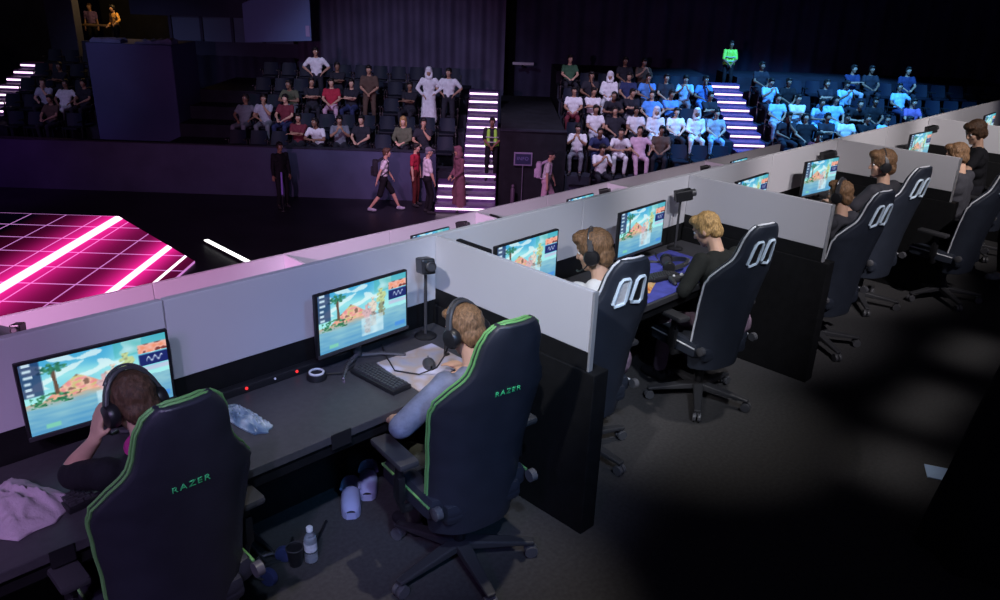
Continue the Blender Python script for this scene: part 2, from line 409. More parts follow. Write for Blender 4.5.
def desk(x0, x1, dy, dz, label):
    t = empty('desk', ((x0+x1)/2, 2.9+dy, dz), 0, label, 'desk', 'gaming desks')
    if dz: t.scale = (1, 1, 1.1)
    w = x1-x0; y0, y1 = 2.555-2.9, WY-.006-2.9
    MB().bbox((0, (y0+y1)/2, DESK-.02), (w, y1-y0, .04), .004).build('desktop', m_desk, t, smooth=None)
    MB().bbox((0, y0+.035, DESK-.075), (w-.1, .02, .07), .003).build('apron', m_blackp, t, smooth=None)
    for sx in (-1, 1):
        l = MB(); l.bbox((sx*(w/2-.28), 0, (DESK-.04)/2), (.05, .06, DESK-.045), .006); l.bbox((sx*(w/2-.28), 0, .02), (.07, .56, .036), .008)
        l.build('leg', m_blackp, t, smooth=None)
    return t
for a, b, lab in [(-1.0, X1-.03, 'black desk with a turned keyboard and crumpled lilac cloth on it'), (X1+.09, X2-.03, 'black desk with a blue desk mat between the first two partitions'),
                  (X2+.09, X3-.03, 'black desk of the two headset players between the second and third partitions'), (X3+.09, X4-.03, 'black desk of the light haired player beyond the third partition'),
                  (X4+.09, X5, 'black desk beyond the fourth partition at the right edge')]:
    desk(a, b, 0, 0, lab)
for a, b in zip(lx, lx[1:]):
    pass
desk(3.88, 6.35, LDY, LDZ, 'desk of the lower row left of the stair foot, hidden by the upper wall')
desk(6.5, 8.95, LDY, LDZ, 'desk of the lower row right of the stair foot, hidden by the upper wall')
desk(9.1, 11.57, LDY, LDZ, 'desk of the lower row below the yellow bag, hidden by the upper wall')

# ---- the picture on the screens: a bright beach scene with menu panels
def screen_col(u, v):
    n = noise.noise; P_ = Vector
    def mix(a, b, t): t = max(0, min(1, t)); return tuple(x*(1-t)+y*t for x, y in zip(a, b))
    c = mix((.25, .66, .86), (.66, .95, .95), v*2.0+.45*n(P_((u*5, v*6, 1)))+.1)
    if n(P_((u*6, v*9, 4))) > .08 and v < .40: c = mix(c, (.93, 1, 1), .75)
    if u > .62 and v < .22: c = mix(c, (.30, .72, .72), .5+.5*n(P_((u*9, v*9, 3))))
    hor = .56+.03*n(P_((u*6, 0, 2)))
    t = max(0, 1-abs(u-.35)/.24)
    if v > hor-.27*t and t > 0 and v < hor:
        k = n(P_((u*16, v*18, 7))); k2 = n(P_((u*26, v*26, 13)))
        c = mix((.92, .62, .50), (.97, .84, .76), k+.5)
        if k2 > .15: c = mix(c, (.93, .55, .62), .7)
        if k2 < -.22: c = mix(c, (.80, .80, .52), .8)
        if k > .32: c = (.55, .42, .36)
    if v >= hor:
        c = mix((.56, .78, .84), (.34, .62, .80), (v-hor)*2.0+.45*n(P_((u*7, v*24, 5))))
        if v < hor+.10 and u < .55: c = mix((.80, .70, .60), c, (v-hor)/.10+.3*n(P_((u*14, v*30, 2))))
    if .03 < u < .30 and .46 < v < .63 and n(P_((u*15, v*20, 9)))+.5*n(P_((u*40, v*40, 9))) > .02: c = mix((.10, .34, .24), (.32, .68, .48), n(P_((u*40, v*40, 1)))+.5)
    if abs(u-.205-.03*(v-.2)) < .013 and .14 < v < .5: c = (.42, .32, .26)
    d = math.hypot((u-.2)*1.1, (v-.13)*1.7); an = math.atan2(v-.13, u-.2)
    if d < .13*(.45+.55*abs(math.cos(an*3.5))) and n(P_((u*26, v*26, 6))) > -.25: c = mix((.10, .36, .32), (.30, .62, .45), n(P_((u*40, v*40, 6)))+.5)
    for cx, top, col in ((.60, .28, (.93, .88, .82)), (.70, .16, (.78, .86, .62)), (.53, .38, (.86, .72, .74))):   # plain blurred figures
        tt = (v-top)/.5
        if 0 < tt < 1:
            w = .020 if tt < .14 else (.042 if tt < .5 else .03)
            w *= 1+.9*n(P_((u*30, v*26, cx*9)))
            if abs(u-cx) < w: c = mix(col, (.34, .32, .34), .45*(tt > .5)+.8*max(0, n(P_((u*45, v*30, 3)))))
    if .46 < u < .72 and .60 < v < .92: c = mix(c, (.86, .97, 1.0), .65+.5*n(P_((u*12, v*9, 8))))
    if u < .13 and v < .46:                             # dark list with pale lines
        c = mix(c, (.10, .16, .34), .75)
        if (v*24) % 2 < .9 and .02 < u < .05+.07*abs(n(P_((int(v*12), 3.3, 0))))*2: c = (.78, .88, .94)
    if u > .79 and .10 < v < .235:
        k = n(P_((u*24, v*16, 2))); c = mix((.95, .58, .45), (.97, .82, .80), k+.5)
        if k > .25: c = (.50, .24, .22)
    if u > .79 and .255 < v < .42:
        c = (.10, .15, .42)
        if abs(v-.335-.03*math.sin(u*130)) < .012 and .84 < u < .96: c = (.85, .92, 1)
    if u > .79 and .44 < v < .50: c = mix(c, (.78, .78, .90), .8)
    if .86 < u < .98 and .86 < v < .93: c = (.30, .58, .88)
    if .10 < u < .20 and .88 < v < .94: c = (.50, .82, .72)
    return c
def lin(x): return x/12.92 if x < .04045 else ((x+.055)/1.055)**2.4
def screen_mesh(w, h, nx=144, ny=81):
    vs = [(-w/2+w*i/nx, 0, -h/2+h*j/ny) for j in range(ny+1) for i in range(nx+1)]
    fs = [(j*(nx+1)+i, j*(nx+1)+i+1, (j+1)*(nx+1)+i+1, (j+1)*(nx+1)+i) for j in range(ny) for i in range(nx)]
    me = bpy.data.meshes.new('screen'); me.from_pydata(vs, [], fs)
    at = me.color_attributes.new('picture', 'FLOAT_COLOR', 'CORNER'); buf = []
    for j in range(ny):
        for i in range(nx):
            cs = [screen_col((i+a_)/nx, 1-(j+b_)/ny) for a_ in (.1, .9) for b_ in (.1, .9)]; c = [sum(q_[k_] for q_ in cs)/4 for k_ in range(3)]; buf += [lin(c[0]), lin(c[1]), lin(c[2]), 1]*4
    at.data.foreach_set('color', buf)
    M = bpy.data.materials.new('screen_picture'); M.use_nodes = True; nt = M.node_tree; b = nt.nodes['Principled BSDF']
    b.inputs['Base Color'].default_value = (.01, .01, .012, 1); b.inputs['Roughness'].default_value = .3
    a = nt.nodes.new('ShaderNodeAttribute'); a.attribute_name = 'picture'
    nt.links.new(a.outputs['Color'], b.inputs['Emission Color']); b.inputs['Emission Strength'].default_value = .95
    me.materials.append(M); return me
SCR = screen_mesh(.545, .307)
def make_monitor():
    t = empty('monitor', (0, 0, 0))
    b = MB().bbox((0, .018, .278), (.571, .026, .334), .006); b.bbox((0, .045, .27), (.34, .05, .2), .02)
    h = b.build('housing', m_plast, t, smooth=None)
    MB().bbox((0, .003, .119), (.571, .008, .018), .002).build('chin', m_plast2, t, smooth=None)
    s = link('screen', SCR, t, (0, .0042, .283))
    MB().tube([(0, .075, .02), (0, .075, .16), (0, .06, .27)], [.022, .018, .018], 10).build('neck', m_plast2, t)
    for sx in (-1, 1):
        MB().tube([(0, .09, .012), (sx*.11, .02, .012), (sx*.20, -.075, .009)], [.016, .012, .008], 8).build('foot', m_steel if sx < 0 else m_plast2, t)
    return t
mon0 = make_monitor(); used = [False]
def place_monitor(x, y, dz, rz, label, group):
    o = mon0 if not used[0] else copy_tree(mon0); used[0] = True
    o.location = (x, y, DESK+dz); o.rotation_euler = (0, 0, R(rz)); return tag(o, label, 'monitor', group)
G1 = 'monitors of the upper desk row'
place_monitor(.87, 3.115, 0, -4, 'large glowing monitor the leftmost headset player leans towards', G1)
place_monitor(2.115, 3.04, 0, 2, 'glowing monitor above the turned black keyboard', G1)
place_monitor(3.315, 3.04, 0, 2, 'glowing monitor in front of the white shirted player, half behind the first partition', G1)
place_monitor(4.49, 3.04, 0, 2, 'glowing monitor above the blue desk mat', G1)
place_monitor(6.03, 3.04, 0, 2, 'glowing monitor mostly hidden behind the second partition', G1)
place_monitor(7.31, 3.02, 0, -6, 'glowing monitor in front of two headset players, right of the second partition', G1)
place_monitor(9.92, 3.02, 0, -4, 'glowing monitor just behind the third partition', G1)
place_monitor(12.6, 3.02, 0, 2, 'glowing monitor at the right edge behind the brown haired player', G1)
G2 = 'monitors of the lower desk row'
place_monitor(5.42, 6.46, LDZ+.082, 2, 'monitor top of the lower row peeking over the wall beside the first partition', G2)
place_monitor(8.03, 6.46, LDZ+.082, 2, 'monitor top of the lower row peeking over the wall below the walker with pale backpack', G2)
place_monitor(12.2, 6.46, LDZ+.082, 2, 'sliver of a lower row monitor below the glowing stairs at the right', G2)

# ---- player cameras on stands
def make_cam():
    t = empty('player_camera', (0, 0, 0))
    MB().lathe([(.062, 0), (.062, .008), (.05, .014), (.012, .018)], n=20).build('base', m_plast, t)
    MB().tube([(0, 0, .015), (0, 0, .37)], .009, 8).build('pole', m_plast2, t)
    q = Euler((R(-12), 0, R(20))).to_matrix()
    b = MB().bbox((0, -.015, .425), (.075, .13, .085), .012, q).build('camera_body', m_plast, t, smooth=None)
    MB().lathe([(.028, 0), (.028, .03), (.022, .034), (.018, .028)], (0, 0, 0), 16, q @ Vector((0, -1, 0))).build('lens', m_plast2, b, loc=(q @ Vector((0, -.078, 0)))+Vector((0, 0, .425)))
    return t
cam0 = make_cam(); used_c = [False]
def place_cam(x, y, z, rz, label, group):
    o = cam0 if not used_c[0] else copy_tree(cam0); used_c[0] = True
    o.location = (x, y, z); o.rotation_euler = (0, 0, R(rz)); return tag(o, label, 'camera', group)
GC = 'player cameras on stands'
place_cam(2.56, 3.10, DESK, -42, 'black camera on a thin stand in the corner of the first partition', GC)
place_cam(5.07, 3.12, DESK, 30, 'black camera on a thin stand right of the monitor above the blue desk mat', GC)
place_cam(7.62, 3.14, DESK, 40, 'black camera on a stand above the monitor of the two headset players', GC)
place_cam(10.40, 3.10, DESK, 40, 'black camera on a stand beside the monitor behind the third partition', GC)
GL = 'player cameras of the lower desk row'
place_cam(1.31, 6.5, DESK+LDZ+.082, -55, 'black camera of the lower row poking over the wall at the left edge', GL)
place_cam(5.9, 6.50, DESK+LDZ+.082, 0, 'black camera of the lower row poking over the wall near the stair foot', GL)
place_cam(8.54, 6.50, DESK+LDZ+.082, 30, 'black camera of the lower row under the walker with the pale backpack', GL)
place_cam(11.13, 6.50, DESK+LDZ+.082, 30, 'black camera of the lower row under the yellow bag', GL)
# dark bar clipped to the far face of a partition
def clip_bar(x, y, z, L, label):
    t = empty('clip_bar', (x, y, z), 0, label, 'bar', 'dark bars clipped to partitions')
    MB().bbox((0, 0, 0), (.035, L, .05), .006).build('bar', m_plast, t, smooth=None)
    for s in (-1, 1): MB().bbox((-.035, s*L*.3, -.02), (.05, .02, .014), .003).build('bracket', m_plast2, t, smooth=None)
    return t
clip_bar(X1+.09, 3.02, 1.30, .26, 'dark bar on the far side of the first partition, seen over its top')
clip_bar(6.47, 6.45, WT+LDZ-.03, .3, 'dark bar on the lower row partition near the stair foot')
# ------------------------------------------------------------------ gaming chairs
m_leath = mat('black_leatherette', (0.030, 0.032, 0.045), .42, var=.12, scale=10, bump=.15, bscale=220, spec=.5)
m_leath2 = mat('navy_leatherette', (0.028, 0.034, 0.050), .45, var=.12, scale=10, bump=.15, bscale=220, spec=.5)
m_greenp = mat('green_piping', (0.17, 0.42, 0.13), .5)
m_greent = mat('green_lettering', (0.10, 0.85, 0.28), .5)
m_whitep = mat('white_piping', (0.78, 0.80, 0.84), .45)
m_whitering = mat('white_ring', (0.70, 0.85, 0.98), .4)
m_grey_in = mat('shirt_behind_opening', (0.62, 0.63, 0.66), .7, var=.1, scale=60)  # tone of the white shirt seen through a headrest opening
PROF = [(0, .215), (.10, .232), (.22, .236), (.34, .240), (.50, .256), (.605, .266), (.655, .260), (.71, .226), (.755, .192), (.79, .164), (.84, .149), (.91, .140), (.96, .122), (1.0, .084)]
def hw(s):
    for (a, x), (b, y) in zip(PROF, PROF[1:]):
        if s <= b:
            t = (s-a)/(b-a); return x+(y-x)*(t*t*(3-2*t))
    return PROF[-1][1]
BZ0, BH = .335, 1.095
def back_pt(s, x, front):
    """point of the backrest: s from seat to top, x from -1 to 1"""
    z = BZ0 + BH*s
    y = -.205 - .17*s + .02*math.sin(s*math.pi*1.4)
    wing = (.105 if s < .62 else .105-.075*min(1, (s-.62)/.16))
    y += wing*abs(x)**3
    th = .085 + .02*math.sin(s*math.pi) - .03*max(0, (s-.9)/.1)
    if front: y += th*(1-.35*abs(x)**6) - .035*abs(x)**2*(s < .66)*.5
    return Vector((x*hw(s)*(1 if not front else .985), y, z))
def make_backrest(parent, m_, m_pipe, double, holes):
    NS, NX = 44, 18; mb = MB(); vs = []
    for fr in (0, 1):
        for i in range(NS+1):
            for j in range(NX+1):
                vs.append(back_pt(i/NS, -1+2*j/NX, fr))
    K = (NS+1)*(NX+1); idx = lambda f, i, j: f*K+i*(NX+1)+j
    fs = []
    for i in range(NS):
        for j in range(NX):
            fs.append((idx(0, i, j), idx(0, i, j+1), idx(0, i+1, j+1), idx(0, i+1, j)))
            fs.append((idx(1, i, j), idx(1, i+1, j), idx(1, i+1, j+1), idx(1, i, j+1)))
        for j in (0, NX): fs.append((idx(0, i, j), idx(0, i+1, j), idx(1, i+1, j), idx(1, i, j)))
    for j in range(NX):
        for i in (0, NS): fs.append((idx(0, i, j), idx(0, i, j+1), idx(1, i, j+1), idx(1, i, j)))
    mb.add(vs, fs); o = mb.build('backrest', m_, parent, smooth=62)
    o.modifiers.new('round', 'BEVEL').width = .018; o.modifiers['round'].segments = 3; o.modifiers['round'].limit_method = 'ANGLE'; o.modifiers['round'].angle_limit = R(50)
    # piping along the rim
    for t_, rr in (((.44, .0052), (.80, .0052)) if double else ((.55, .0065),)):
        pts = []
        for side in (-1, 1):
            ss = [.12+.87*i/40 for i in range(41)]
            if side > 0: ss = ss[::-1]
            for s in ss:
                a, b = back_pt(s, side, 0), back_pt(s, side, 1); p = a.lerp(b, t_); p.x += side*.004; pts.append(p)
            if side < 0:
                for x in (-.6, -.2, .2, .6):
                    a, b = back_pt(1, x, 0), back_pt(1, x, 1); p = a.lerp(b, t_); p.z += .004; pts.append(p)
        MB().tube(pts, rr, 6).build('piping', m_pipe, o)
    if holes:
        for k, sx in enumerate((-1, 1)):
            c = []
            for x, s in ((.026, .755), (.084, .742), (.100, .760), (.084, .885), (.070, .90), (.036, .90), (.024, .885), (.018, .77)):
                p = back_pt(s, sx*x/hw(s), 0); c.append(p + Vector((0, -.004, 0)))
            r_ = MB().tube(c, .0105, 6, close=True).build('opening_ring', m_whitering, o)
            n = len(c); mid = sum(c, Vector())/n
            ins = MB(); ins.add([p.lerp(mid, .12)+Vector((0, .001, 0)) for p in c]+[p.lerp(mid, .12)+Vector((0, .012, 0)) for p in c], [tuple(range(n)), tuple(range(2*n-1, n-1, -1))]+[(i, (i+1) % n, n+(i+1) % n, n+i) for i in range(n)])
            ins.build('opening_filler', m_grey_in if holes[k] else m_plast, r_, smooth=None)  # added plate in a see-through opening, pale like the shirt behind, else dark
    else:
        me = text_mesh('lettering', 'RAZER', .036, .0012, m_greent, 1.25)
        tx = link('lettering', me, o); p = back_pt(.70, 0, 0); p2 = back_pt(.75, 0, 0)
        tx.location = p + Vector((0, -.002, 0)); tx.rotation_euler = (R(90)+math.atan2(p2.y-p.y, p2.z-p.z)*-1, 0, 0)
    return o
m_tip = mat('caster_grey', (0.10, 0.10, 0.11), .4)
def make_chair(loc, rz, label, holes=None, base_rz=0, m_=None, group='gaming chairs with green piping'):
    t = empty('gaming_chair', (*loc, 0), R(rz), label, 'chair', group)
    t.scale = (1, 1, .955) if holes else (1.05, 1.03, 1.0)
    m_ = m_ or m_leath; pipe = m_whitep if holes else m_greenp
    make_backrest(t, m_, pipe, not holes, holes)
    s = MB().bbox((0, .04, .475), (.40, .48, .09), .035)
    for sx in (-1, 1): s.bbox((sx*.215, .05, .495), (.10, .42, .11), .04, (0, R(-14*sx), 0))
    s.bbox((0, -.15, .45), (.40, .10, .07), .03)
    so = s.build('seat', m_, t, smooth=50)
    MB().tube([(-.26, -.15, .52), (-.262, .25, .525), (-.2, .285, .50), (.2, .285, .50), (.262, .25, .525), (.26, -.15, .52)], .006, 6).build('piping', pipe, so)
    for sx in (-1, 1):
        a = MB(); a.tube([(sx*.15, .0, .43), (sx*.30, .0, .44), (sx*.315, .0, .50), (sx*.315, .0, .70)], .02, 8); a.bbox((sx*.315, 0, .56), (.035, .06, .13), .012)
        ao = a.build('armrest', m_plast, t)
        MB().bbox((sx*.315, .04, .725), (.095, .27, .035), .016).build('arm_pad', m_plast2, ao, smooth=50)
        MB().lathe([(.030, 0), (.030, .03), (.018, .034)], (0, 0, 0), 14, (sx, 0, 0)).build('tilt_knob', m_tip, t, loc=(sx*.235, -.20, .52))
    MB().lathe([(.028, 0), (.028, .17), (.04, .172), (.04, .29), (.12, .31), (.12, .345)], (0, 0, .10), 18).build('gas_column', m_plast, t)
    for k in range(5):
        an = R(72*k+base_rz-rz); d = Vector((math.cos(an), math.sin(an), 0)); n_ = Vector((-d.y, d.x, 0))
        qq = Matrix((d, n_, Vector((0, 0, 1)))).transposed()
        L = MB(); L.add([qq @ Vector(v) for v in [(.02, -.035, .09), (.02, .035, .09), (.02, .035, .14), (.02, -.035, .14), (.36, -.022, .075), (.36, .022, .075), (.36, .022, .095), (.36, -.022, .095)]],
              [(0, 1, 2, 3), (7, 6, 5, 4), (0, 4, 5, 1), (1, 5, 6, 2), (2, 6, 7, 3), (3, 7, 4, 0)])
        lo_ = L.build('base_leg', m_plast2, t, smooth=None)
        lo_.modifiers.new('b', 'BEVEL').width = .008; lo_.modifiers['b'].segments = 2
        c = MB()
        for sx in (-1, 1): c.lathe([(.012, -.011), (.031, -.011), (.033, -.004), (.033, .004), (.031, .011), (.012, .011)], d*.345+n_*sx*.016+Vector((0, 0, .034)), 14, n_)
        c.tube([d*.345+Vector((0, 0, .034)), d*.345+Vector((0, 0, .085))], .009, 8)
        c.build('caster', m_tip, lo_)
    return t
c1 = make_chair((.83, 2.55), 1, 'black chair with green piping under the leftmost headset player', base_rz=40)
c2 = make_chair((2.12, 2.31), -8, 'black chair with green piping left of the first partition', base_rz=180)
GW = 'gaming chairs with white piping and two headrest openings'
make_chair((3.32, 2.58), -12, 'dark chair with white piping under the player in the white T-shirt', (1, 0), base_rz=-18, m_=m_leath2, group=GW)
make_chair((4.50, 2.45), -12, 'dark chair with white piping of the blond player in the black jacket', (0, 0), base_rz=-4, m_=m_leath2, group=GW)
make_chair((6.06, 2.32), -12, 'dark chair with white piping behind the second partition, slumped headset player', (0, 0), base_rz=20, m_=m_leath2, group=GW)
make_chair((7.28, 2.46), -12, 'dark chair with white piping under the upright headset player by the third partition', (0, 0), base_rz=0, m_=m_leath2, group=GW)
make_chair((8.05, 1.98), -10, 'black chair at the right edge behind the light haired player', (0, 0), base_rz=10, m_=m_leath2, group=GW)
make_chair((9.95, 2.22), -5, 'dark chair under the brown haired player cut by the right edge', (0, 0), base_rz=0, m_=m_leath2, group=GW)

# ------------------------------------------------------------------ things on the desks
def make_keyboard(loc, rz, label, L=.335, Wd=.115):
    t = empty('keyboard', loc, R(rz), label, 'keyboard')
    MB().bbox((0, 0, .012), (L, Wd, .024), .006).build('case', m_plast, t, smooth=None)
    k = MB(); rows = 5; p = (L-.02)/15
    for r_ in range(rows):
        y = Wd/2-.012-(Wd-.02)/rows*(r_+.5)+.002; x = -L/2+.01
        ws = {0: [1]*13+[2], 1: [1.5]+[1]*12+[1.5], 2: [1.75]+[1]*11+[2.25], 3: [2.25]+[1]*10+[2.75], 4: [1.25]*3+[6.25]+[1.25]*4}[r_]
        for w in ws:
            k.box((x+w*p/2, y, .029), (w*p-.003, (Wd-.02)/rows-.003, .012), taper=.82); x += w*p
    k.build('keys', m_plast2, t, smooth=None)
    return t
make_keyboard((2.05, 2.835, DESK), 93, 'black compact keyboard turned sideways left of the pale mouse mat')
make_keyboard((.74, 2.80, DESK), 8, 'black keyboard under the arm of the leftmost headset player')
make_keyboard((4.38, 2.80, DESK), -12, 'dark keyboard beside the orange packet on the blue mat')
make_keyboard((3.36, 2.78, DESK), -4, 'keyboard of the white shirted player behind the first partition')
def make_mouse(loc, rz, label):
    t = empty('mouse', loc, R(rz), label, 'mouse')
    b = MB(); n = 14; k = 10; vs = []
    for i in range(n+1):
        a = -.06+.12*i/n
        w = .032*math.sqrt(max(0, 1-(abs(a)/.0605)**3)); h = .040*math.sqrt(max(0, 1-((a+.01)/.072)**2))*(1 if a < .02 else 1-.3*(a-.02)/.04)
        for j in range(k+1):
            an = math.pi*j/k; vs.append((w*math.cos(an), a, .001+h*math.sin(an)**.8))
    fs = [(i*(k+1)+j, i*(k+1)+j+1, (i+1)*(k+1)+j+1, (i+1)*(k+1)+j) for i in range(n) for j in range(k)] + [(i*(k+1)+k, i*(k+1), (i+1)*(k+1), (i+1)*(k+1)+k) for i in range(n)]
    b.add(vs, fs).build('body', m_plast2, t, smooth=60)
    MB().lathe([(.008, -.004), (.009, 0), (.008, .004)], (0, .03, .034), 12, (1, 0, 0)).build('wheel', m_tip, t)
    return t
make_mouse((2.335, 2.80, DESK+.004), -28, 'black mouse on the pale patterned mouse mat')
def mat_thing(name, pts, h, m_, label, cat):
    cx = sum(p[0] for p in pts)/len(pts); cy = sum(p[1] for p in pts)/len(pts)
    return tag(MB().prism([(x-cx, y-cy) for x, y in pts], h).build(name, m_, smooth=None, loc=(cx, cy, DESK+.0005)), label, cat)
m_mat1 = mat('mouse_mat_print', (.36, .35, .46), .7, scale=7)
def patchy(M, cols, sc):
    nt = M.node_tree; b = nt.nodes['Principled BSDF']; cr = nt.nodes.new('ShaderNodeValToRGB'); nz = [n for n in nt.nodes if n.type == 'TEX_NOISE'][0]
    nz.inputs['Scale'].default_value = sc; nz.inputs['Detail'].default_value = 2
    e = cr.color_ramp.elements
    while len(e) > 1: e.remove(e[-1])
    e[0].position = .3; e[0].color = (*cols[0], 1)
    for i, c in enumerate(cols[1:]): e.new(.3+.4*(i+1)/(len(cols)-1)).color = (*c, 1)
    nt.links.new(nz.outputs['Fac'], cr.inputs[0]); nt.links.new(cr.outputs[0], b.inputs['Base Color'])
patchy(m_mat1, [(.22, .22, .42), (.34, .33, .38), (.40, .32, .28), (.48, .48, .62), (.62, .62, .80)], 5)
mat_thing('mouse_mat', [(2.12, 2.60), (2.52, 2.72), (2.52, 3.0), (2.15, 3.0), (2.13, 2.8)], .004, m_mat1, 'pale lilac patterned mouse mat right of the turned keyboard', 'mouse mat')
mat_thing('desk_mat', [(3.95, 2.575), (4.98, 2.575), (5.0, 3.12), (4.12, 3.12)], .004, mat('blue_mat', (.075, .085, .44), .75, var=.2, scale=14), 'large blue desk mat under the fourth monitor', 'desk mat')
mat_thing('mouse_mat', [(6.55, 2.58), (7.0, 2.58), (7.0, 2.9), (6.55, 2.9)], .004, mat('pink_mat', (.5, .10, .28), .6, var=.5, scale=14), 'pinkish mat in front of the slumped player behind the second partition', 'mouse mat')
# round device with white ring
t = empty('round_device', (1.83, 3.06, DESK), 0, 'round black device with a white ring left of the second monitor', 'device')
MB().lathe([(.05, 0), (.052, .012), (.045, .03), (.02, .034)], n=24).build('body', m_plast, t)
MB().tube([(.034*math.cos(a), .034*math.sin(a), .034) for a in [i*math.pi/12 for i in range(24)]], .006, 6, close=True).build('ring', mat('ring_white', (.75, .75, .78), .4), t)
MB().tube([(.05, -.01, .01), (.12, -.05, .006), (.2, -.02, .006), (.26, .04, .006)], .005, 6).build('cable', m_plast, t)
# power strip with lamps
def cloth_blob(name, c, sx, sy, h, rz, m_, label, cat, seed, folds=.55, n=34):
    mb = MB(); vs = []
    for i in range(n+1):
        for j in range(n+1):
            a, b = -1+2*i/n, -1+2*j/n; rr = max(abs(a), abs(b)); k = (rr**.5 if rr else 0)
            edge = 1+.22*noise.noise(Vector((math.atan2(b, a)*1.3, seed, 0)))
            x, y = a*sx*edge*(.86+.14*(1-abs(b))), b*sy*edge*(.86+.14*(1-abs(a)))
            wx = a+.35*noise.noise(Vector((a*1.5, b*1.5, seed+9))); wy = b+.35*noise.noise(Vector((a*1.5, b*1.5, seed+17)))
            rg = 1-2*abs(noise.noise(Vector((wx*2.1*folds*1.8, wy*1.1*folds*1.8, seed+3)))); rg2 = 1-2.2*abs(noise.noise(Vector((wx*1.5*folds*2.6, wy*3.0*folds*2.6, seed))))
            z = max(.004, h*(1-rr**2.6)*(.32+.42*rg+.26*rg2)) + .006
            vs.append((x, y, z))
    k = len(vs); N1 = n+1
    fs = [(i*N1+j, (i+1)*N1+j, (i+1)*N1+j+1, i*N1+j+1) for i in range(n) for j in range(n)]
    vs += [(x, y, max(.0005, z-.006)*.5) for x, y, z in vs]
    fs += [tuple(x+k for x in reversed(f)) for f in fs]
    rim = [i*N1 for i in range(n)]+[n*N1+j for j in range(n)]+[i*N1+n for i in range(n, 0, -1)]+[j for j in range(n, 0, -1)]
    fs += [(rim[i], rim[(i+1) % len(rim)], rim[(i+1) % len(rim)]+k, rim[i]+k) for i in range(len(rim))]
    o = mb.add(vs, fs).build(name, m_, smooth=70); o.location = c; o.rotation_euler = (0, 0, R(rz)); return tag(o, label, cat)
cloth_blob('hoodie', (.45, 2.885, DESK+.001), .145, .19, .085, 25, mat('lilac_fleece', (.44, .37, .42), .9, var=.12, scale=20, bump=.3, bscale=90), 'crumpled lilac grey garment lying on the desk at the left edge', 'garment', 4.2)
m_bag = mat('bag_print', (.42, .52, .58), .28, scale=12); patchy(m_bag, [(.04, .08, .16), (.14, .22, .30), (.42, .50, .54), (.10, .16, .22)], 9)
cloth_blob('snack_bag', (1.37, 2.92, DESK+.001), .055, .165, .05, 8, m_bag, 'crinkled pale blue snack bag on the desk behind the leftmost chair', 'bag', 9.1, 1.4)
t = empty('power_strip', (1.55, 3.17, DESK), R(0), 'long black power strip with small lamps along the wall behind the desk', 'power strip')
MB().bbox((0, 0, .02), (1.1, .05, .04), .008).build('case', m_plast, t, smooth=None)
for x, c in ((-.05, 'r'), (.22, 'r'), (.10, 'w'), (-.22, 'w')):
    MB().ell((x, -.027, .026), .0075 if c == 'r' else .006).build('lamp', emitter('lamp_red', (1, .03, .03), 1.2) if c == 'r' else mat('lamp_white', (.8, .8, .85), .3), t)
tag(MB().bbox((0, 0, 0), (.10, .006, .075), .002).build('tape_patch', m_plast, smooth=None, loc=(1.63, 2.551, DESK-.03)), 'strip of black tape on the front edge of the desk', 'tape')
tag(MB().bbox((0, 0, 0), (.08, .006, .07), .002).build('tape_patch', m_plast, smooth=None, loc=(.50, 2.551, DESK-.03)), 'strip of black tape on the desk edge below the lilac garment', 'tape')
# cable from the headset of the second player down the mat
tag(MB().tube([(2.155, 2.47, 1.14), (2.23, 2.56, 1.0), (2.25, 2.64, .90), (2.22, 2.74, .835), (2.16, 2.86, .83), (2.24, 3.05, .828), (2.3, 3.16, .828)], .004, 6).build('headset_cable', m_plast), 'thin black cable hanging from the headset onto the pale mat', 'cable')
# on the blue mat
def make_headset(loc, rot, label, s=1.0, grey=False):
    """worn or lying headset; origin between the ears, x across, z up"""
    t = empty('headset', loc, 0, label, 'headset', 'headsets'); t.rotation_euler = rot; t.scale = (s, s, s)
    arc = [(-.092*math.cos(a)*(1 if math.sin(a) < .3 else .97), -.005, .125*math.sin(a)) for a in [R(5+170*i/24) for i in range(25)]]
    hb = MB(); vs = []
    for i, p in enumerate(arc):
        p = Vector(p); nrm = Vector((p.x, 0, p.z)).normalized()
        for y, k in ((-.016, 0), (.016, 0), (.018, .006), (.014, .013), (-.014, .013), (-.018, .006)): vs.append(p+nrm*k+Vector((0, y, 0)))
    hb.add(vs, [(i*6+j, i*6+(j+1) % 6, (i+1)*6+(j+1) % 6, (i+1)*6+j) for i in range(24) for j in range(6)]+[tuple(range(5, -1, -1)), tuple(24*6+j for j in range(6))])
    h = hb.build('headband', m_plast2, t, smooth=50)
    MB().tube([(x*1.16, .0, z*1.115+.004) for x, y, z in arc[5:-5]], .0045, 6).build('band_trim', m_steel, h)
    for sx in (-1, 1):
        c = MB().lathe([(.030, -.012), (.043, -.010), (.046, .0), (.046, .016), (.038, .026), (.015, .030)], (sx*.082, 0, -.012), 20, (sx, 0, .04)).build('ear_cup', m_plast, t)
        MB().lathe([(.020, 0), (.034, -.001), (.034, -.014), (.022, -.016)], (sx*.082, 0, -.012), 18, (sx, 0, .04)).build('ear_pad', m_plast2, c)
    MB().tube([(-.098, .01, -.03), (-.10, .05, -.065), (-.075, .095, -.085), (-.045, .112, -.085)], [.004, .004, .004, .008], 8).build('microphone', m_plast, t)
    return t
make_headset((4.60, 2.86, DESK+.05), (R(75), 0, R(40)), 'black headset lying on the blue desk mat')
t = empty('snack_packet', (4.17, 2.755, DESK+.006), R(25), 'flat orange and yellow packet on the blue desk mat', 'packet')
m_pk = mat('packet_print', (.8, .3, .08), .35); patchy(m_pk, [(.55, .10, .04), (.85, .34, .08), (.95, .62, .22), (.8, .5, .35)], 22)
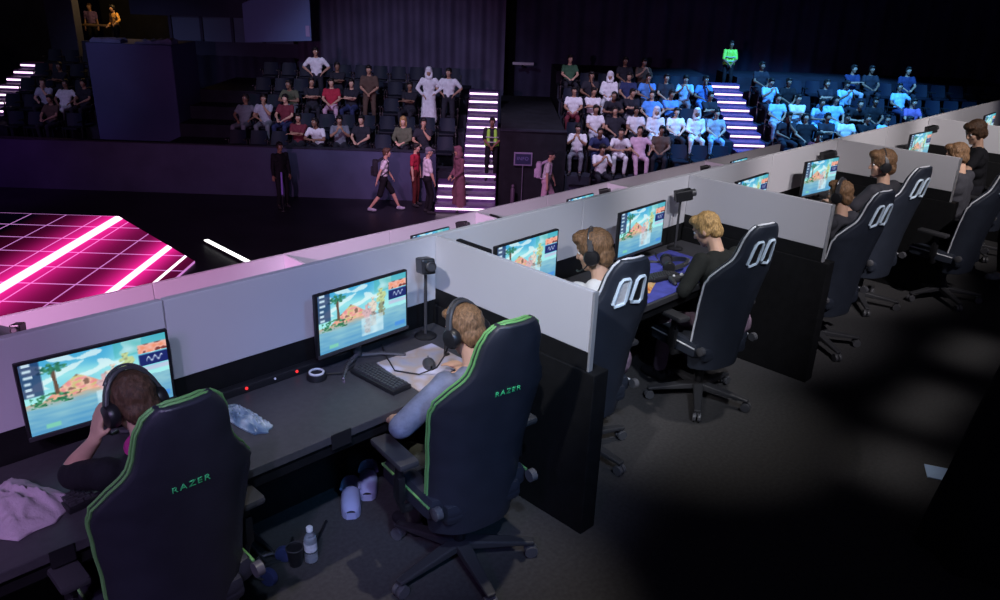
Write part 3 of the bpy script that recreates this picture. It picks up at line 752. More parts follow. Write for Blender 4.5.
vs = [(-.11+.22*i/10, -.05+.1*j/4, .016*math.sin(math.pi*i/10)**.5*math.sin(math.pi*j/4)**.5+.002+.003*noise.noise(Vector((i, j, 0)))) for i in range(11) for j in range(5)]
mb = MB(); fs = [(i*5+j, (i+1)*5+j, (i+1)*5+j+1, i*5+j+1) for i in range(10) for j in range(4)]
mb.add(vs + [(x, y, 0) for x, y, z in vs], fs + [tuple(55+x for x in reversed(f)) for f in fs] + [(i*5+e, (i+1)*5+e, 55+(i+1)*5+e, 55+i*5+e) for i in range(10) for e in (0, 4)]+[(e*5+j, e*5+j+1, 55+e*5+j+1, 55+e*5+j) for j in range(4) for e in (0, 10)])
mb.build('wrapper', m_pk, t, smooth=60)
t = empty('game_controller', (4.44, 2.68, DESK+.004), R(-20), 'dark controller with pale buttons beside the blond player', 'controller')
MB().bbox((0, 0, .022), (.13, .06, .036), .014).cap((-.055, 0, .02), (-.07, -.065, .016), .02, .014).cap((.055, 0, .02), (.07, -.065, .016), .02, .014).build('body', m_plast2, t)
for x, y in ((-.03, .008), (.03, .008), (.045, .02), (.045, -.006)): MB().lathe([(.009, 0), (.009, .008), (.006, .010)], (x, y, .039), 10).build('button', m_whitep, t)
# ------------------------------------------------------------------ things under the desk
t = empty('water_bottle', (1.585, 2.80, 0), 0, 'clear plastic water bottle with white cap standing on the carpet', 'bottle')
m_pet = mat('clear_plastic', (.80, .84, .92), .12, trans=.85, spec=.6)
MB().lathe([(.026, 0), (.032, .006), (.032, .05), (.029, .06), (.032, .07), (.032, .125), (.024, .155), (.013, .172), (.013, .182)], n=20).build('body', m_pet, t)
MB().lathe([(.0325, .07), (.0325, .115)], n=20).build('wrap', mat('bottle_wrap', (.62, .64, .70), .5, var=.3, scale=40), t)
MB().lathe([(.016, .178), (.0165, .182), (.0165, .198), (.014, .201)], n=18).build('cap', mat('cap_white', (.85, .85, .88), .4), t)
MB().lathe([(.025, .004), (.0295, .008), (.0295, .032)], n=18).build('water', mat('bottle_base', (.75, .78, .85), .3), t)
t = empty('paper_cup', (1.515, 2.83, 0), 0, 'black cup standing beside the water bottle', 'cup')
MB().lathe([(.030, 0), (.041, .095), (.043, .10), (.041, .10), (.039, .092)], n=20).build('body', m_plast, t)
MB().tube([(.042*math.cos(i*math.pi/10), .042*math.sin(i*math.pi/10), .10) for i in range(20)], .003, 6, close=True).build('rim', m_plast2, t)
t = empty('headphones', (1.40, 2.86, 0), R(35), 'shiny dark blue headphones lying on the floor left of the cup', 'headphones')
MB().tube([(.09*math.cos(R(a)), .09*math.sin(R(a)), .035) for a in range(-20, 205, 15)], .009, 8).build('headband', m_steel, t)
for sx in (-1, 1): MB().lathe([(.02, -.02), (.042, -.016), (.045, 0), (.04, .014)], (sx*.085, -.03, .045), 18, (sx, .2, .1)).build('ear_cup', mat('blue_shell', (.06, .07, .20), .3), t)
m_clog = mat('lilac_foam', (.36, .38, .62), .7, var=.08, scale=10)
def clog(loc, rz, label):
    mb = MB(); n = 18; k = 14
    t = empty('clog', loc, R(rz), label, 'shoe', 'pair of lilac clogs'); t.scale = (1.12, 1.0, 1.15)
    def w(y): return .048*(1-.25*max(0, -y/.14))*math.sqrt(max(.02, 1-(abs(y)/.146)**5))
    sole = MB(); ring = [(w(y)*s, y) for s, ys in ((1, [-.14+.28*i/14 for i in range(15)]), (-1, [.14-.28*i/14 for i in range(15)])) for y in ys]
    sole.prism(ring, .028).build('sole', m_clog, t, smooth=None)
    vs = []
    for i in range(n+1):
        y = -.02+.158*i/n
        for j in range(k+1):
            a = math.pi*j/k; h = .062*math.sqrt(max(0.001, 1-((y+.02)/.168)**2))
            vs.append((w(y)*.98*math.cos(a), y, .026+h*math.sin(a)**.7))
    fs = [(i*(k+1)+j, i*(k+1)+j+1, (i+1)*(k+1)+j+1, (i+1)*(k+1)+j) for i in range(n) for j in range(k)]
    MB().add(vs, fs).build('toe_cap', m_clog, t, smooth=60)
    hp = [(w(y)*s*.97, y) for s, ys in ((1, [-.02-.118*i/8 for i in range(9)]), (-1, [-.138+.118*i/8 for i in range(9)])) for y in ys]
    h = MB(); N = len(hp); h.add([(x, y, .026) for x, y in hp]+[(x*.93, y*.97, .07) for x, y in hp]+[(x*.84, y*.90, .07) for x, y in hp]+[(x*.85, y*.90, .028) for x, y in hp], [(o*N+i, o*N+i+1, (o+1)*N+i+1, (o+1)*N+i) for o in range(3) for i in range(N-1)])
    h.build('heel_wall', m_clog, t, smooth=60)
    MB().tube([(x*1.02, y, .072) for x, y in hp[::1]], .007, 6).build('heel_strap', m_clog, t)
    MB().prism([(x*.82, y*.9) for x, y in ring], .003, (0, 0, .027)).build('insole', m_plast2, t, smooth=None)
    return t
clog((1.99, 3.05, 0), 146, 'lilac clog standing nearer the water bottle')
clog((2.155, 3.12, 0), 142, 'lilac clog standing nearer the green piped chair')
t = empty('cable_bundle', (1.30, 2.9, 0), 0, 'loose black cables hanging under the desk by the leftmost chair', 'cables')
for k in range(3):
    MB().tube([(k*.07, .25, .79), (k*.07+.02, .2, .5), (k*.05-.03, .15, .2), (k*.06+.05, .02, .012), (k*.08+.2, -.02, .012), (k*.1+.3, .1, .012)], .008, 6).build('cable', m_plast, t)
# sheet of paper and dark draped stand at the right
ds = empty('draped_stand', (4.30, .42, 0), R(-45), 'tall shape draped in black cloth at the right edge', 'draped stand')
vs = []; n = 48; hs = [0, .25, .5, .75, 1.0, 1.15, 1.27, 1.33, 1.36]
for i, h in enumerate(hs):
    rr = .46-.20*h/1.3 if h < 1.3 else (.22 if h < 1.35 else .05)
    for k in range(n):
        a = 2*math.pi*k/n; r_ = rr*(1+.07*math.sin(9*a+.5*i)*(1-h/1.7)); vs.append((r_*math.cos(a), r_*math.sin(a)*.75, h))
mb = MB().add(vs, [(i*n+k, i*n+(k+1) % n, (i+1)*n+(k+1) % n, (i+1)*n+k) for i in range(len(hs)-1) for k in range(n)]+[tuple(range((len(hs)-1)*n, len(hs)*n))])
mb.build('cloth', m_black, ds, smooth=70)
pp = empty('paper_sheet', (4.80, .90, .001), R(25), 'pale blue sheet of paper on the floor against the black drape', 'paper')
MB().bbox((0, 0, .003), (.15, .21, .006), .001).build('sheet', mat('paper_blue', (.45, .62, .9), .6), pp, smooth=None)
# ------------------------------------------------------------------ people
m_skin = mat('skin_light', (0.62, 0.38, 0.27), .55, var=.06, scale=12, spec=.35)
m_skin2 = mat('skin_tan', (0.42, 0.24, 0.16), .55, var=.06, scale=12, spec=.35)
m_skin3 = mat('skin_brown', (0.24, 0.13, 0.085), .55, var=.06, scale=12, spec=.35)
m_eye = mat('eye_white', (.8, .8, .8), .2); m_iris = mat('iris', (.05, .03, .02), .2)
def hairmat(n, c): return mat(n, c, .55, var=.55, scale=26, stretch=(5, 5, 1.2), bump=.5, bscale=60, spec=.4)
m_h_brown = hairmat('hair_brown', (.085, .045, .025)); m_h_light = hairmat('hair_light_brown', (.20, .11, .055))
m_h_blond = hairmat('hair_blond', (.42, .26, .10)); m_h_black = hairmat('hair_black', (.012, .010, .010))
def fabric(n, c, v=.12): return mat(n, c, .85, var=v, scale=14, bump=.25, bscale=120, spec=.2)

def ik(a, b, l1, l2, hint):
    d = b-a; L = min(d.length, (l1+l2)*.997); L = max(L, abs(l1-l2)+.01); dr = d.normalized()
    x = (l1*l1-l2*l2+L*L)/(2*L); h = math.sqrt(max(0, l1*l1-x*x))
    hp = Vector(hint); hp = (hp-dr*hp.dot(dr)).normalized()
    return a+dr*x+hp*h, a+dr*L
def hand(mb, wrist, fdir, pn, side, curl=.5, fat=1.0, s=1.0):
    """palm, four fingers and a thumb; fdir: forearm direction, pn: the way the palm faces"""
    f = fdir.normalized(); pn = (pn-f*pn.dot(f)).normalized(); sd = f.cross(pn)*side     # sd points to the thumb side
    p0 = wrist; p1 = wrist+f*.085*s
    for k in (-1, 0, 1): mb.cap(p0+sd*k*.016*s, p1+sd*k*.026*s, .016*s, .0125*s, 8)
    for i, (o, L) in enumerate(((.030, .066), (.010, .074), (-.010, .068), (-.029, .054))):
        a = p1+sd*o*s+f*.004; d1 = f; ang = 0
        for j, fr in enumerate((.42, .33, .25)):
            ang += curl*(.55+.12*i)*(1 if j else .7); d = f*math.cos(ang)+pn*math.sin(ang)
            b = a+d*L*fr*s; mb.cap(a, b, (.0092-.0010*j)*s*fat, (.0088-.0010*j)*s*fat, 7); a = b
    t0 = p0+f*.024*s+sd*.022*s; t1 = t0+(f*.6+sd*.75+pn*.25).normalized()*.042*s; t2 = t1+(f*.9+sd*.25+pn*.35*(1+curl)).normalized()*.034*s
    mb.cap(t0, t1, .0125*s, .0105*s, 8); mb.cap(t1, t2, .0102*s*fat, .0085*s*fat, 8)

HAIRS = {
 'short': [((0, -.020, .036), (.084, .100, .092)), ((0, -.062, -.025), (.070, .050, .068)), ((0, .045, .090), (.062, .050, .034)), ((-.070, -.012, .0), (.016, .04, .05)), ((.070, -.012, .0), (.016, .04, .05))],
 'bushy': [((0, -.020, .044), (.094, .112, .098)), ((0, -.070, -.030), (.078, .055, .075)), ((0, .055, .094), (.074, .055, .042)), ((-.076, -.01, .0), (.02, .045, .055)), ((.076, -.01, .0), (.02, .045, .055))],
 'crop': [((0, -.018, .042), (.080, .097, .088)), ((0, .030, .098), (.062, .060, .034)), ((0, -.055, -.012), (.068, .05, .05))],
 'long': [((0, -.020, .040), (.090, .105, .095)), ((0, -.075, -.06), (.085, .055, .11)), ((0, -.085, -.16), (.075, .042, .10)), ((-.075, -.02, -.06), (.02, .045, .11)), ((.075, -.02, -.06), (.02, .045, .11)), ((0, .05, .085), (.062, .045, .035))],
 'scarf': [((0, -.015, .035), (.096, .112, .108)), ((0, -.06, -.09), (.10, .075, .11)), ((-.075, .0, -.08), (.035, .065, .11)), ((.075, .0, -.08), (.035, .065, .11)), ((0, .02, -.155), (.10, .075, .06)), ((0, .052, .09), (.075, .05, .045))],
 'cap': [((0, -.012, .055), (.086, .102, .078)), ((0, .115, .062), (.062, .065, .010)), ((0, -.06, -.02), (.070, .045, .05))],
}
def person(spec, vox=.0075, name='person', eyes=True):
    g = spec.get; s = g('s', 1.0); T = Vector
    hip = T(g('hip', (0, 0, .60))); th = R(g('lean', 5)); side = R(g('side', 0)); tw = g('twist', 0)
    Rt = Euler((-th, side, R(tw)), 'XYZ').to_matrix()
    # local spine
    sp = lambda x, y, z: hip + Rt @ (T((x, y, z))*s)
    sh = {-1: sp(-.172, -.01, .455), 1: sp(.172, -.01, .455)}
    nb = sp(0, -.012, .50); 
    Hm = Euler((-R(g('hp', 5)), R(g('hr', 0)), R(g('hy', 0))), 'YXZ').to_matrix()
    hc = nb + Rt @ (T((0, .012, .075))*s) + Hm @ (T((0, .018, .105))*s)
    hd = lambda p: hc + Hm @ (T(p)*s)
    body = MB(); shirt = MB(); trou = MB()
    # torso
    tor = [((-.085, 0, -.01), .095, (.085, 0, -.01), .095), ((-.06, 0, .10), .098, (.06, 0, .10), .098), ((-.075, 0, .24), .098, (.075, 0, .24), .098), ((-.10, -.005, .36), .098, (.10, -.005, .36), .098),
           ((-.135, -.01, .435), .062, (.135, -.01, .435), .062), ((-.05, -.01, .46), .062, (.05, -.01, .46), .062)]
    w = g('wide', 1.0)
    for a, ra, b, rb in tor:
        A = sp(a[0]*w, a[1], a[2]); B = sp(b[0]*w, b[1], b[2])
        body.cap(A, B, ra*s*.86, rb*s*.86); shirt.cap(A, B, ra*s*w, rb*s*w)
    shirt.cap(sp(0, 0, 0), sp(0, -.005, .40), .115*s*w, .115*s*w); body.cap(sp(0, 0, 0), sp(0, -.005, .40), .10*s, .10*s)
    body.cap(nb-Rt@T((0, 0, .05)), hd((0, -.02, -.07)), .056*s, .053*s)
    # head
    body.ell(hd((0, -.010, .022)), T((.0745, .093, .095))*s, Hm, 20, 14) if False else body.ell(hd((0, -.010, .022)), (.0745*s, .093*s, .095*s), Hm, 20, 14)
    body.ell(hd((0, .030, -.045)), (.056*s, .058*s, .072*s), Hm, 16, 12); body.ell(hd((0, .062, -.092)), .026*s)
    body.cap(hd((0, .084, .012)), hd((0, .103, -.026)), .010*s, .0135*s); body.cap(hd((-.018, .079, -.060)), hd((.018, .079, -.060)), .0085*s)
    body.cap(hd((-.04, .073, .032)), hd((.04, .073, .032)), .012*s)
    for k in (-1, 1): body.ell(hd((k*.077, -.008, -.012)), (.011*s, .022*s, .033*s), Hm, 10, 8); body.ell(hd((k*.035, .060, -.022)), .026*s)
    # arms
    for k, nm in ((-1, 'L'), (1, 'R')):
        tgt = T(g('hand'+nm)); hint = T(g('el'+nm, (k*.6, -.5, -.6)))
        el, wr = ik(sh[k], tgt, .275*s, .245*s, hint)
        if g('holdout'): pass
        body.cap(sh[k], el, .047*s, .038*s); body.cap(el, el.lerp(wr, .35), .037*s, .041*s); body.cap(el.lerp(wr, .35), wr, .041*s, .026*s)
        fd = (wr-el).normalized(); hf = g('hf'+nm); hf = T(hf).normalized() if hf else fd
        hand(body, wr, hf, T(g('pn'+nm, (0, 0, -1))), -k if g('flip'+nm) else k, g('curl'+nm, .5), g('fat', 1.0), s)
        sl = g('sleeve', .6)
        shirt.ell(sh[k], .066*s)
        if sl <= 1: shirt.cap(sh[k], sh[k].lerp(el, sl), .064*s, .060*s)
        else:
            shirt.cap(sh[k], el, .064*s, .053*s); shirt.cap(el, el.lerp(wr, sl-1), .053*s, .040*s)
    # legs
    shoes = []
    for k, nm in ((-1, 'L'), (1, 'R')):
        hj = hip + Euler((0, side, R(tw))).to_matrix() @ T((k*.092, .0, -.015))*s if False else hip + Euler((0, 0, R(g('pelvis', 0)))).to_matrix() @ (T((k*.092, .01, -.02))*s)
        ft = T(g('foot'+nm)); kn, an = ik(hj, ft+T((0, 0, .085*s)), .43*s, .41*s, T(g('kn'+nm, (k*.15, 1, .4))))
        body.cap(hj, kn, .07*s, .05*s); body.cap(kn, kn.lerp(an, .3), .05*s, .053*s); body.cap(kn.lerp(an, .3), an, .053*s, .033*s)
        lg = g('legs', 2.0)
        if g('dress'):
            pass
        if lg <= 1: trou.cap(hj, hj.lerp(kn, lg), .092*s, .080*s)
        else: trou.cap(hj, kn, .090*s, .066*s); trou.cap(kn, kn.lerp(an, min(.93, lg-1)), .066*s, .052*s)
        fa = R(g('toe'+nm, 8*k)*-1); fd = T(g('fd'+nm)) if g('fd'+nm) else T((math.sin(-fa), math.cos(fa), 0))
        heel = an+T((0, 0, -.055*s))-fd*.03; toe = heel+fd*.19*s
        body.cap(an, heel+fd*.1*s, .034*s, .03*s)
        sh_ = MB(); sdv = T((fd.y, -fd.x, 0))
        sh_.cap(heel+T((0, 0, .008)), heel+fd*.10*s+T((0, 0, .010)), .040*s, .044*s); sh_.cap(heel+fd*.10*s, toe-fd*.02, .044*s, .036*s); sh_.cap(an+T((0, 0, -.01)), heel+T((0, 0, .02)), .044*s, .042*s)
        shoes.append(sh_)
    trou.cap(hip+T((-.075*s, 0, -.01)), hip+T((.075*s, 0, -.01)), .115*s*w, .115*s*w); trou.cap(hip+Rt@T((-.06, 0, .05)), hip+Rt@T((.06, 0, .05)), .108*s*w, .108*s*w)
    if g('dress'):
        zf = g('dress')
        for dx in (-.05, .05): shirt.cap((hip.x+dx, hip.y, hip.z), (hip.x+dx*1.6, hip.y, zf+.14), .13*s, .155*s)
    bm_ = remesh(body, vox, 5); bm_.materials.append(g('skin', m_skin))
    root = link(name, bm_)
    fold = lambda q_: .0035*noise.noise(q_*14)+.0025*noise.noise(Vector((q_.x*30, q_.y*30, q_.z*9)))
    sm = remesh(shirt, vox*1.35, 5, fold); sm.materials.append(g('shirt')); so = link(g('shirtname', 't_shirt'), sm, root)
    tm = remesh(trou, vox*1.5, 5, fold); tm.materials.append(g('trousers', fabric('dark_trousers', (.02, .02, .028)))); to = link(g('trousername', 'trousers'), tm, root)
    for s_ in shoes:
        me = remesh(s_, vox*1.3, 3)
        for v in me.vertices: v.co.z = max(v.co.z, (min(0, 0)) + (g('floorz', 0)) + .002)
        me.materials.append(g('shoe', fabric('dark_shoe', (.03, .03, .035)))); link('shoe', me, root)
    hs = g('hair', 'short'); hmb = MB()
    for c, r_ in HAIRS[hs]: hmb.ell(hd(c), tuple(x*s for x in r_), Hm, 18, 12)
    if hs in ('scarf', 'cap'): dsp = lambda q_: .002*noise.noise(q_*20)
    else: dsp = lambda q_: .0045*noise.noise(q_*38) + .0035*noise.noise(Vector((q_.x*75, q_.y*75, q_.z*30)))
    hm = remesh(hmb, vox*(.8 if vox < .01 else 1.0), 3, dsp); hm.materials.append(g('hairmat', m_h_brown))
    link({'scarf': 'headscarf', 'cap': 'cap'}.get(hs, 'hair'), hm, root)
    if eyes:
        e = MB()
        for k in (-1, 1):
            e.m = 0; e.ell(hd((k*.031, .0745, .008)), .0115*s, None, 10, 8)
            e.m = 1; e.ell(hd((k*.031, .0815, .008)), .006*s, None, 8, 6)
        e.build('eyes', [m_eye, m_iris], root, smooth=80)
    root['_hc'] = tuple(hc); root['_hm'] = [x for r_ in Hm for x in r_]
    return root
def head_frame(o):
    hc = Vector(o['_hc']); h = o['_hm']; return hc, Matrix((h[0:3], h[3:6], h[6:9]))
def finish(o, loc, rz, label, cat='person', group=None):
    hc, Hm = head_frame(o); o.location = loc; o.rotation_euler = (0, 0, R(rz))
    tag(o, label, cat, group); Q = Matrix.Rotation(R(rz), 3, 'Z')
    wc, wm = Vector(loc)+Q @ hc, Q @ Hm
    del o['_hc']; del o['_hm']
    return wc, wm
def wear_headset(wc, wm, label, s=1.0, tilt=0):
    e = (wm @ Euler((R(tilt), 0, 0)).to_matrix()).to_euler()
    return make_headset(wc+wm @ Vector((0, -.012, -.004))*s, e, label, s*1.03)

f_black = fabric('black_cotton', (.014, .014, .018)); f_grey = fabric('blue_grey_cotton', (.15, .17, .24), .3); f_white = fabric('white_cotton', (.78, .78, .76), .05)
f_jacket = fabric('black_jacket', (.018, .020, .019)); f_dark = fabric('charcoal_cotton', (.045, .045, .055)); f_jeans = fabric('blue_denim', (.07, .09, .17)); f_mauve = fabric('mauve_trousers', (.26, .18, .24)); f_olive = fabric('olive_trousers', (.07, .075, .06))
sit = dict(hip=(0, -.06, .615), footL=(-.14, .33, .0), footR=(.14, .36, .0))
def S(**k): d = dict(sit); d.update(k); return d
# player at the far left, left hand at the ear
p = person(S(s=.95, hip=(0, -.03, .575), lean=15, hp=24, hy=6, handL=(-.15, .18, 1.08), elL=(-.38, .25, -1), hfL=(.30, .05, .95), pnL=(1, .1, -.2), curlL=.25, handR=(.20, .36, .86), elR=(.7, -.3, -.6), curlR=.4, shirt=f_black, sleeve=.85, hair='short', hairmat=m_h_brown, skin=m_skin, trousers=f_dark))
col = MB().tube([((.068*math.cos(a)), (.085)+.058*math.sin(a), 1.045+.018*math.sin(a)) for a in [i*math.pi/10 for i in range(20)]], .018, 8, close=True)
col.build('collar', fabric('magenta_cotton', (.42, .03, .20)), p)
wc, wm = finish(p, (.86, 2.55, 0), 0, 'player in black at the left desk holding one hand to a headset')
wear_headset(wc, wm, 'dark headset on the leftmost player holding an ear')
# player in the second green chair
p = person(S(s=.96, hip=(0, -.06, .585), lean=10, hp=24, hy=8, handL=(-.32, .20, .80), elL=(-.9, -.2, -.4), pnL=(.3, 0, -1), curlL=.5, handR=(.18, .32, .86), elR=(.6, -.4, -.6), shirt=f_grey, sleeve=1.0, hair='short', hairmat=m_h_light, trousers=f_olive))
wc, wm = finish(p, (2.18, 2.28, 0), -8, 'player in blue-grey shirt seated in the chair next to the first partition')
wear_headset(wc, wm, 'black headset with large round cups on the player in blue-grey')
# white shirt
p = person(S(s=.97, lean=12, hp=16, hy=38, handL=(-.16, .36, .87), handR=(.16, .36, .87), shirt=f_white, sleeve=.75, hair='bushy', hairmat=m_h_light, trousers=f_mauve, footL=(-.12, .42, 0), footR=(.26, .26, 0), shoe=fabric('white_sole_shoe', (.20, .18, .22))))
wc, wm = finish(p, (3.45, 2.56, 0), -14, 'player in white T-shirt with headset behind the first partition')
wear_headset(wc, wm, 'dark headset over light brown hair of the player in white')
# blond, looking down
p = person(S(s=.96, hip=(0, -.04, .58), lean=24, hp=32, hy=24, handL=(-.20, .20, .76), elL=(-.8, -.4, -.4), pnL=(.6, 0, -1), handR=(.10, .28, .76), shirt=f_jacket, shirtname='jacket', sleeve=1.9, hair='short', hairmat=m_h_blond, trousers=f_mauve, footL=(-.20, .36, 0), footR=(.12, .40, 0)))
for i, zz in enumerate((.99, 1.01)):
    pass
wc, wm = finish(p, (4.64, 2.40, 0), -14, 'blond player in black jacket looking down, no headset')
# slumped
p = person(S(lean=8, hp=8, hy=10, hip=(0, .02, .60), handL=(-.14, .34, 1.02), elL=(-.7, -.2, -.8), hfL=(.2, .4, .8), pnL=(1, 0, 0), handR=(.12, .40, .90), shirt=f_dark, sleeve=.7, hair='short', hairmat=m_h_light, s=.92))
wc, wm = finish(p, (6.22, 2.28, 0), -8, 'slumped player with headset and raised hand behind the second partition end')
wear_headset(wc, wm, 'headset on the slumped player by the second partition', .95)
# upright headset player
p = person(S(lean=8, hp=8, hy=45, handL=(-.16, .36, .87), handR=(.16, .36, .87), shirt=f_dark, sleeve=.7, hair='bushy', hairmat=m_h_light))
wc, wm = finish(p, (7.45, 2.50, 0), -8, 'player in dark shirt with headset sitting before the third partition')
wear_headset(wc, wm, 'headset on the upright player before the third partition')
# light brown head right of the third partition
p = person(S(lean=8, hp=18, hy=14, handL=(-.16, .36, .87), handR=(.16, .36, .87), shirt=f_dark, sleeve=.7, hair='short', hairmat=m_h_light))
wc, wm = finish(p, (8.60, 2.20, 0), -8, 'light haired player bent forward right of the third partition, no headset')
# brown haired at the right edge, arms stretched out to the left
p = person(S(hip=(0, -.03, .70), lean=8, hp=24, hy=58, twist=18, handL=(-.50, .20, .98), elL=(.2, -.8, -.3), handR=(-.26, .34, .92), elR=(.6, -.2, -.6), pnL=(0, 0, -1), curlL=.3, shirt=f_black, sleeve=.6, hair='bushy', hairmat=m_h_brown))
wc, wm = finish(p, (9.88, 2.38, 0), -2, 'brown haired player in black at the right edge looking down to the left')
# someone standing just inside the right edge, sneakers showing
p = person(dict(hip=(0, 0, .93), lean=3, hp=10, hy=0, footL=(-.12, .02, 0), footR=(.14, -.10, 0), handL=(-.2, .2, 1.0), handR=(.22, .16, .98), shirt=fabric('grey_hoodie', (.30, .30, .34)), shirtname='hoodie', sleeve=1.9, trousers=f_black, shoe=fabric('grey_green_sneaker', (.42, .46, .40), .4), hair='short'))
wc, wm = finish(p, (9.02, 1.66, 0), 60, 'standing person in grey top and pale sneakers cut by the right edge')
# ------------------------------------------------------------------ the audience
TV = .017
cw = {k: fabric('cloth_'+k, c) for k, c in dict(white=(.74, .74, .78), palegrey=(.42, .44, .52), grey=(.18, .19, .23), dark=(.025, .025, .035), navy=(.03, .04, .11), blue=(.10, .26, .62), skyblue=(.32, .58, .86), red=(.42, .03, .06), maroon=(.16, .03, .045), green=(.06, .15, .085), brown=(.10, .065, .05), olive=(.10, .11, .07), pink=(.60, .40, .52), purple=(.22, .14, .36), black=(.012, .012, .016)).items()}
f_line = cw['dark']
A = dict(hip=(0, -.03, .52), floorz=0, fat=1.25)
def AA(**k): d = dict(A); d.update(k); d.setdefault('shirt', cw['white']); d.setdefault('trousers', cw['dark']); return d
fl = dict(footL=(-.13, .38, 0), footR=(.13, .36, 0))
stash = []
def template(**k):
    o = person(AA(**k), TV, eyes=True); stash.append(o); del o['_hc']; del o['_hm']; return o
TPL = {
 'lap': template(**fl, lean=-6, hp=4, handL=(-.10, .27, .68), handR=(.10, .27, .68), elL=(-.8, -.4, -.4), elR=(.8, -.4, -.4)),
 'crossed': template(**fl, lean=-4, hp=2, hy=12, handL=(.10, .20, .80), handR=(-.10, .22, .83), elL=(-.8, .1, -.5), elR=(.8, .1, -.5), sleeve=.7),
 'forward': template(**fl, lean=28, hp=-8, hy=-10, handL=(-.04, .42, .72), handR=(.05, .42, .70), elL=(-.7, .2, -.7), elR=(.7, .2, -.7), curlL=.9, curlR=.9),
 'phone': template(**fl, lean=2, hp=16, handL=(-.07, .30, .93), handR=(.08, .30, .93), elL=(-.6, -.1, -.9), elR=(.6, -.1, -.9), hfL=(.3, .2, .9), hfR=(-.3, .2, .9), pnL=(.7, -.6, 0), pnR=(-.7, -.6, 0), sleeve=.7),
 'chin': template(**fl, lean=6, hp=6, hy=16, handL=(-.03, .16, .98), elL=(-.5, .4, -.9), hfL=(.1, .1, 1), pnL=(.8, -.5, 0), handR=(.10, .27, .68), elR=(.8, -.4, -.4)),
 'slouch': template(footL=(-.15, .56, 0), footR=(.10, .60, 0), hip=(0, .06, .50), lean=-20, hp=-10, hy=-14, handL=(-.26, .20, .66), handR=(.12, .22, .62), elL=(-.9, -.2, -.3), elR=(.9, -.2, -.3), hair='short'),
 'longhair': template(**fl, lean=-4, hp=4, hy=10, hair='long', handL=(-.08, .27, .68), handR=(.09, .29, .69), elL=(-.8, -.4, -.4), elR=(.8, -.4, -.4), sleeve=1.8),
 'thobe': template(**fl, lean=-3, hp=4, hair='scarf', hairmat=cw['white'], handL=(-.10, .27, .68), handR=(.12, .25, .68), sleeve=1.92, trousers=cw['white'], shirtname='robe'),
}
for k in ('standing', 'hipstand', 'robestand'):
    d = dict(hip=(0, 0, .93), lean=2, hp=6, footL=(-.11, .0, 0), footR=(.12, .03, 0), fat=1.25, shirt=cw['white'], trousers=cw['dark'])
    if k == 'standing': d.update(handL=(-.06, .20, 1.0), handR=(.06, .22, 1.0), elL=(-.8, -.3, -.4), elR=(.8, -.3, -.4), sleeve=.75)
    if k == 'hipstand': d.update(handL=(-.17, .05, 1.02), handR=(.17, .05, 1.02), elL=(-1, -.2, 0), elR=(1, -.2, 0), sleeve=.8, hfL=(.6, .3, -.6), hfR=(-.6, .3, -.6))
    if k == 'robestand': d.update(handL=(-.16, .07, 1.02), handR=(.15, .12, .98), elL=(-1, -.1, 0), elR=(1, -.1, 0), sleeve=1.92, hair='scarf', hairmat=cw['white'], trousers=cw['white'], shirtname='robe', dress=.16)
    o = person(d, TV); stash.append(o); del o['_hc']; del o['_hm']; TPL[k] = o
first_use = {}
def setm(o, m_):
    o.material_slots[0].link = 'OBJECT'; o.material_slots[0].material = m_
def spawn(kind, loc, rz, shirt, trousers, hair, skin, label, group, cat='person'):
    src = TPL[kind]
    o = copy_tree(src) if kind in first_use else src
    first_use[kind] = 1
    o.location = loc; o.rotation_euler = (0, 0, rz); o.scale = (1.1, 1.06, 1.06); tag(o, label, cat, group)
    setm(o, skin)
    for c in o.children:
        n = c.name.split('.')[0]
        if n in ('t_shirt', 'robe', 'hoodie'): setm(c, shirt)
        elif n == 'trousers': setm(c, trousers)
        elif n == 'hair': setm(c, hair)
    return o

# ---- seats
m_seat = mat('seat_plastic', (.007, .009, .018), .6, var=.1, scale=6, spec=.25); m_seat2 = mat('seat_shell', (.009, .013, .028), .6, spec=.22)
def make_seat():
    t = empty('stadium_seat')
    b = MB(); n = 8; k = 6; vs = []
    for i in range(n+1):
        for j in range(k+1):
            x = -.235+.47*i/n; z = .46+.37*j/k
            y = -.20-.10*(j/k) + .05*(abs(x)/.235)**2; x2 = x*(1-.10*(j/k)**3)
            vs.append((x2, y, z))
    m0 = len(vs); vs += [(x, y-.035, z) for x, y, z in vs]
    fs = [(i*(k+1)+j, (i+1)*(k+1)+j, (i+1)*(k+1)+j+1, i*(k+1)+j+1) for i in range(n) for j in range(k)]
    fs += [tuple(a+m0 for a in reversed(f)) for f in fs]
    rim = [i*(k+1) for i in range(n)]+[n*(k+1)+j for j in range(k)]+[i*(k+1)+k for i in range(n, 0, -1)]+[j for j in range(k, 0, -1)]
    fs += [(rim[a], rim[(a+1) % len(rim)], rim[(a+1) % len(rim)]+m0, rim[a]+m0) for a in range(len(rim))]
    b.add(vs, fs).build('backrest', m_seat2, t, smooth=50)
    MB().bbox((0, -.02, .42), (.45, .40, .06), .025).build('seat_pan', m_seat, t, smooth=50)
    for s in (-1, 1):
        MB().bbox((s*.255, -.10, .22), (.04, .12, .44), .01).bbox((s*.255, -.02, .62), (.045, .30, .035), .012).bbox((s*.255, -.15, .5), (.03, .05, .25), .008).build('armrest', m_plast, t, smooth=50)
    return t
seat0 = make_seat(); seat_used = [False]
RZ_AUD = AR + R(180) - R(90)         # facing back down the hall
PITCHV = .585
BLOCKS = {  # v of first seat, number, rows, extra u, words
 'left': (-7.30, 11, range(-1, 4), 0, 'left seating block'),
 'middle': (2.28, 8, range(-2, 4), 0, 'middle seating block'),
 'right': (8.42, 15, range(-2, 4), 0, 'right seating block'),
 'far': (-15.2, 5, range(-1, 4), 1.9, 'far left block')}
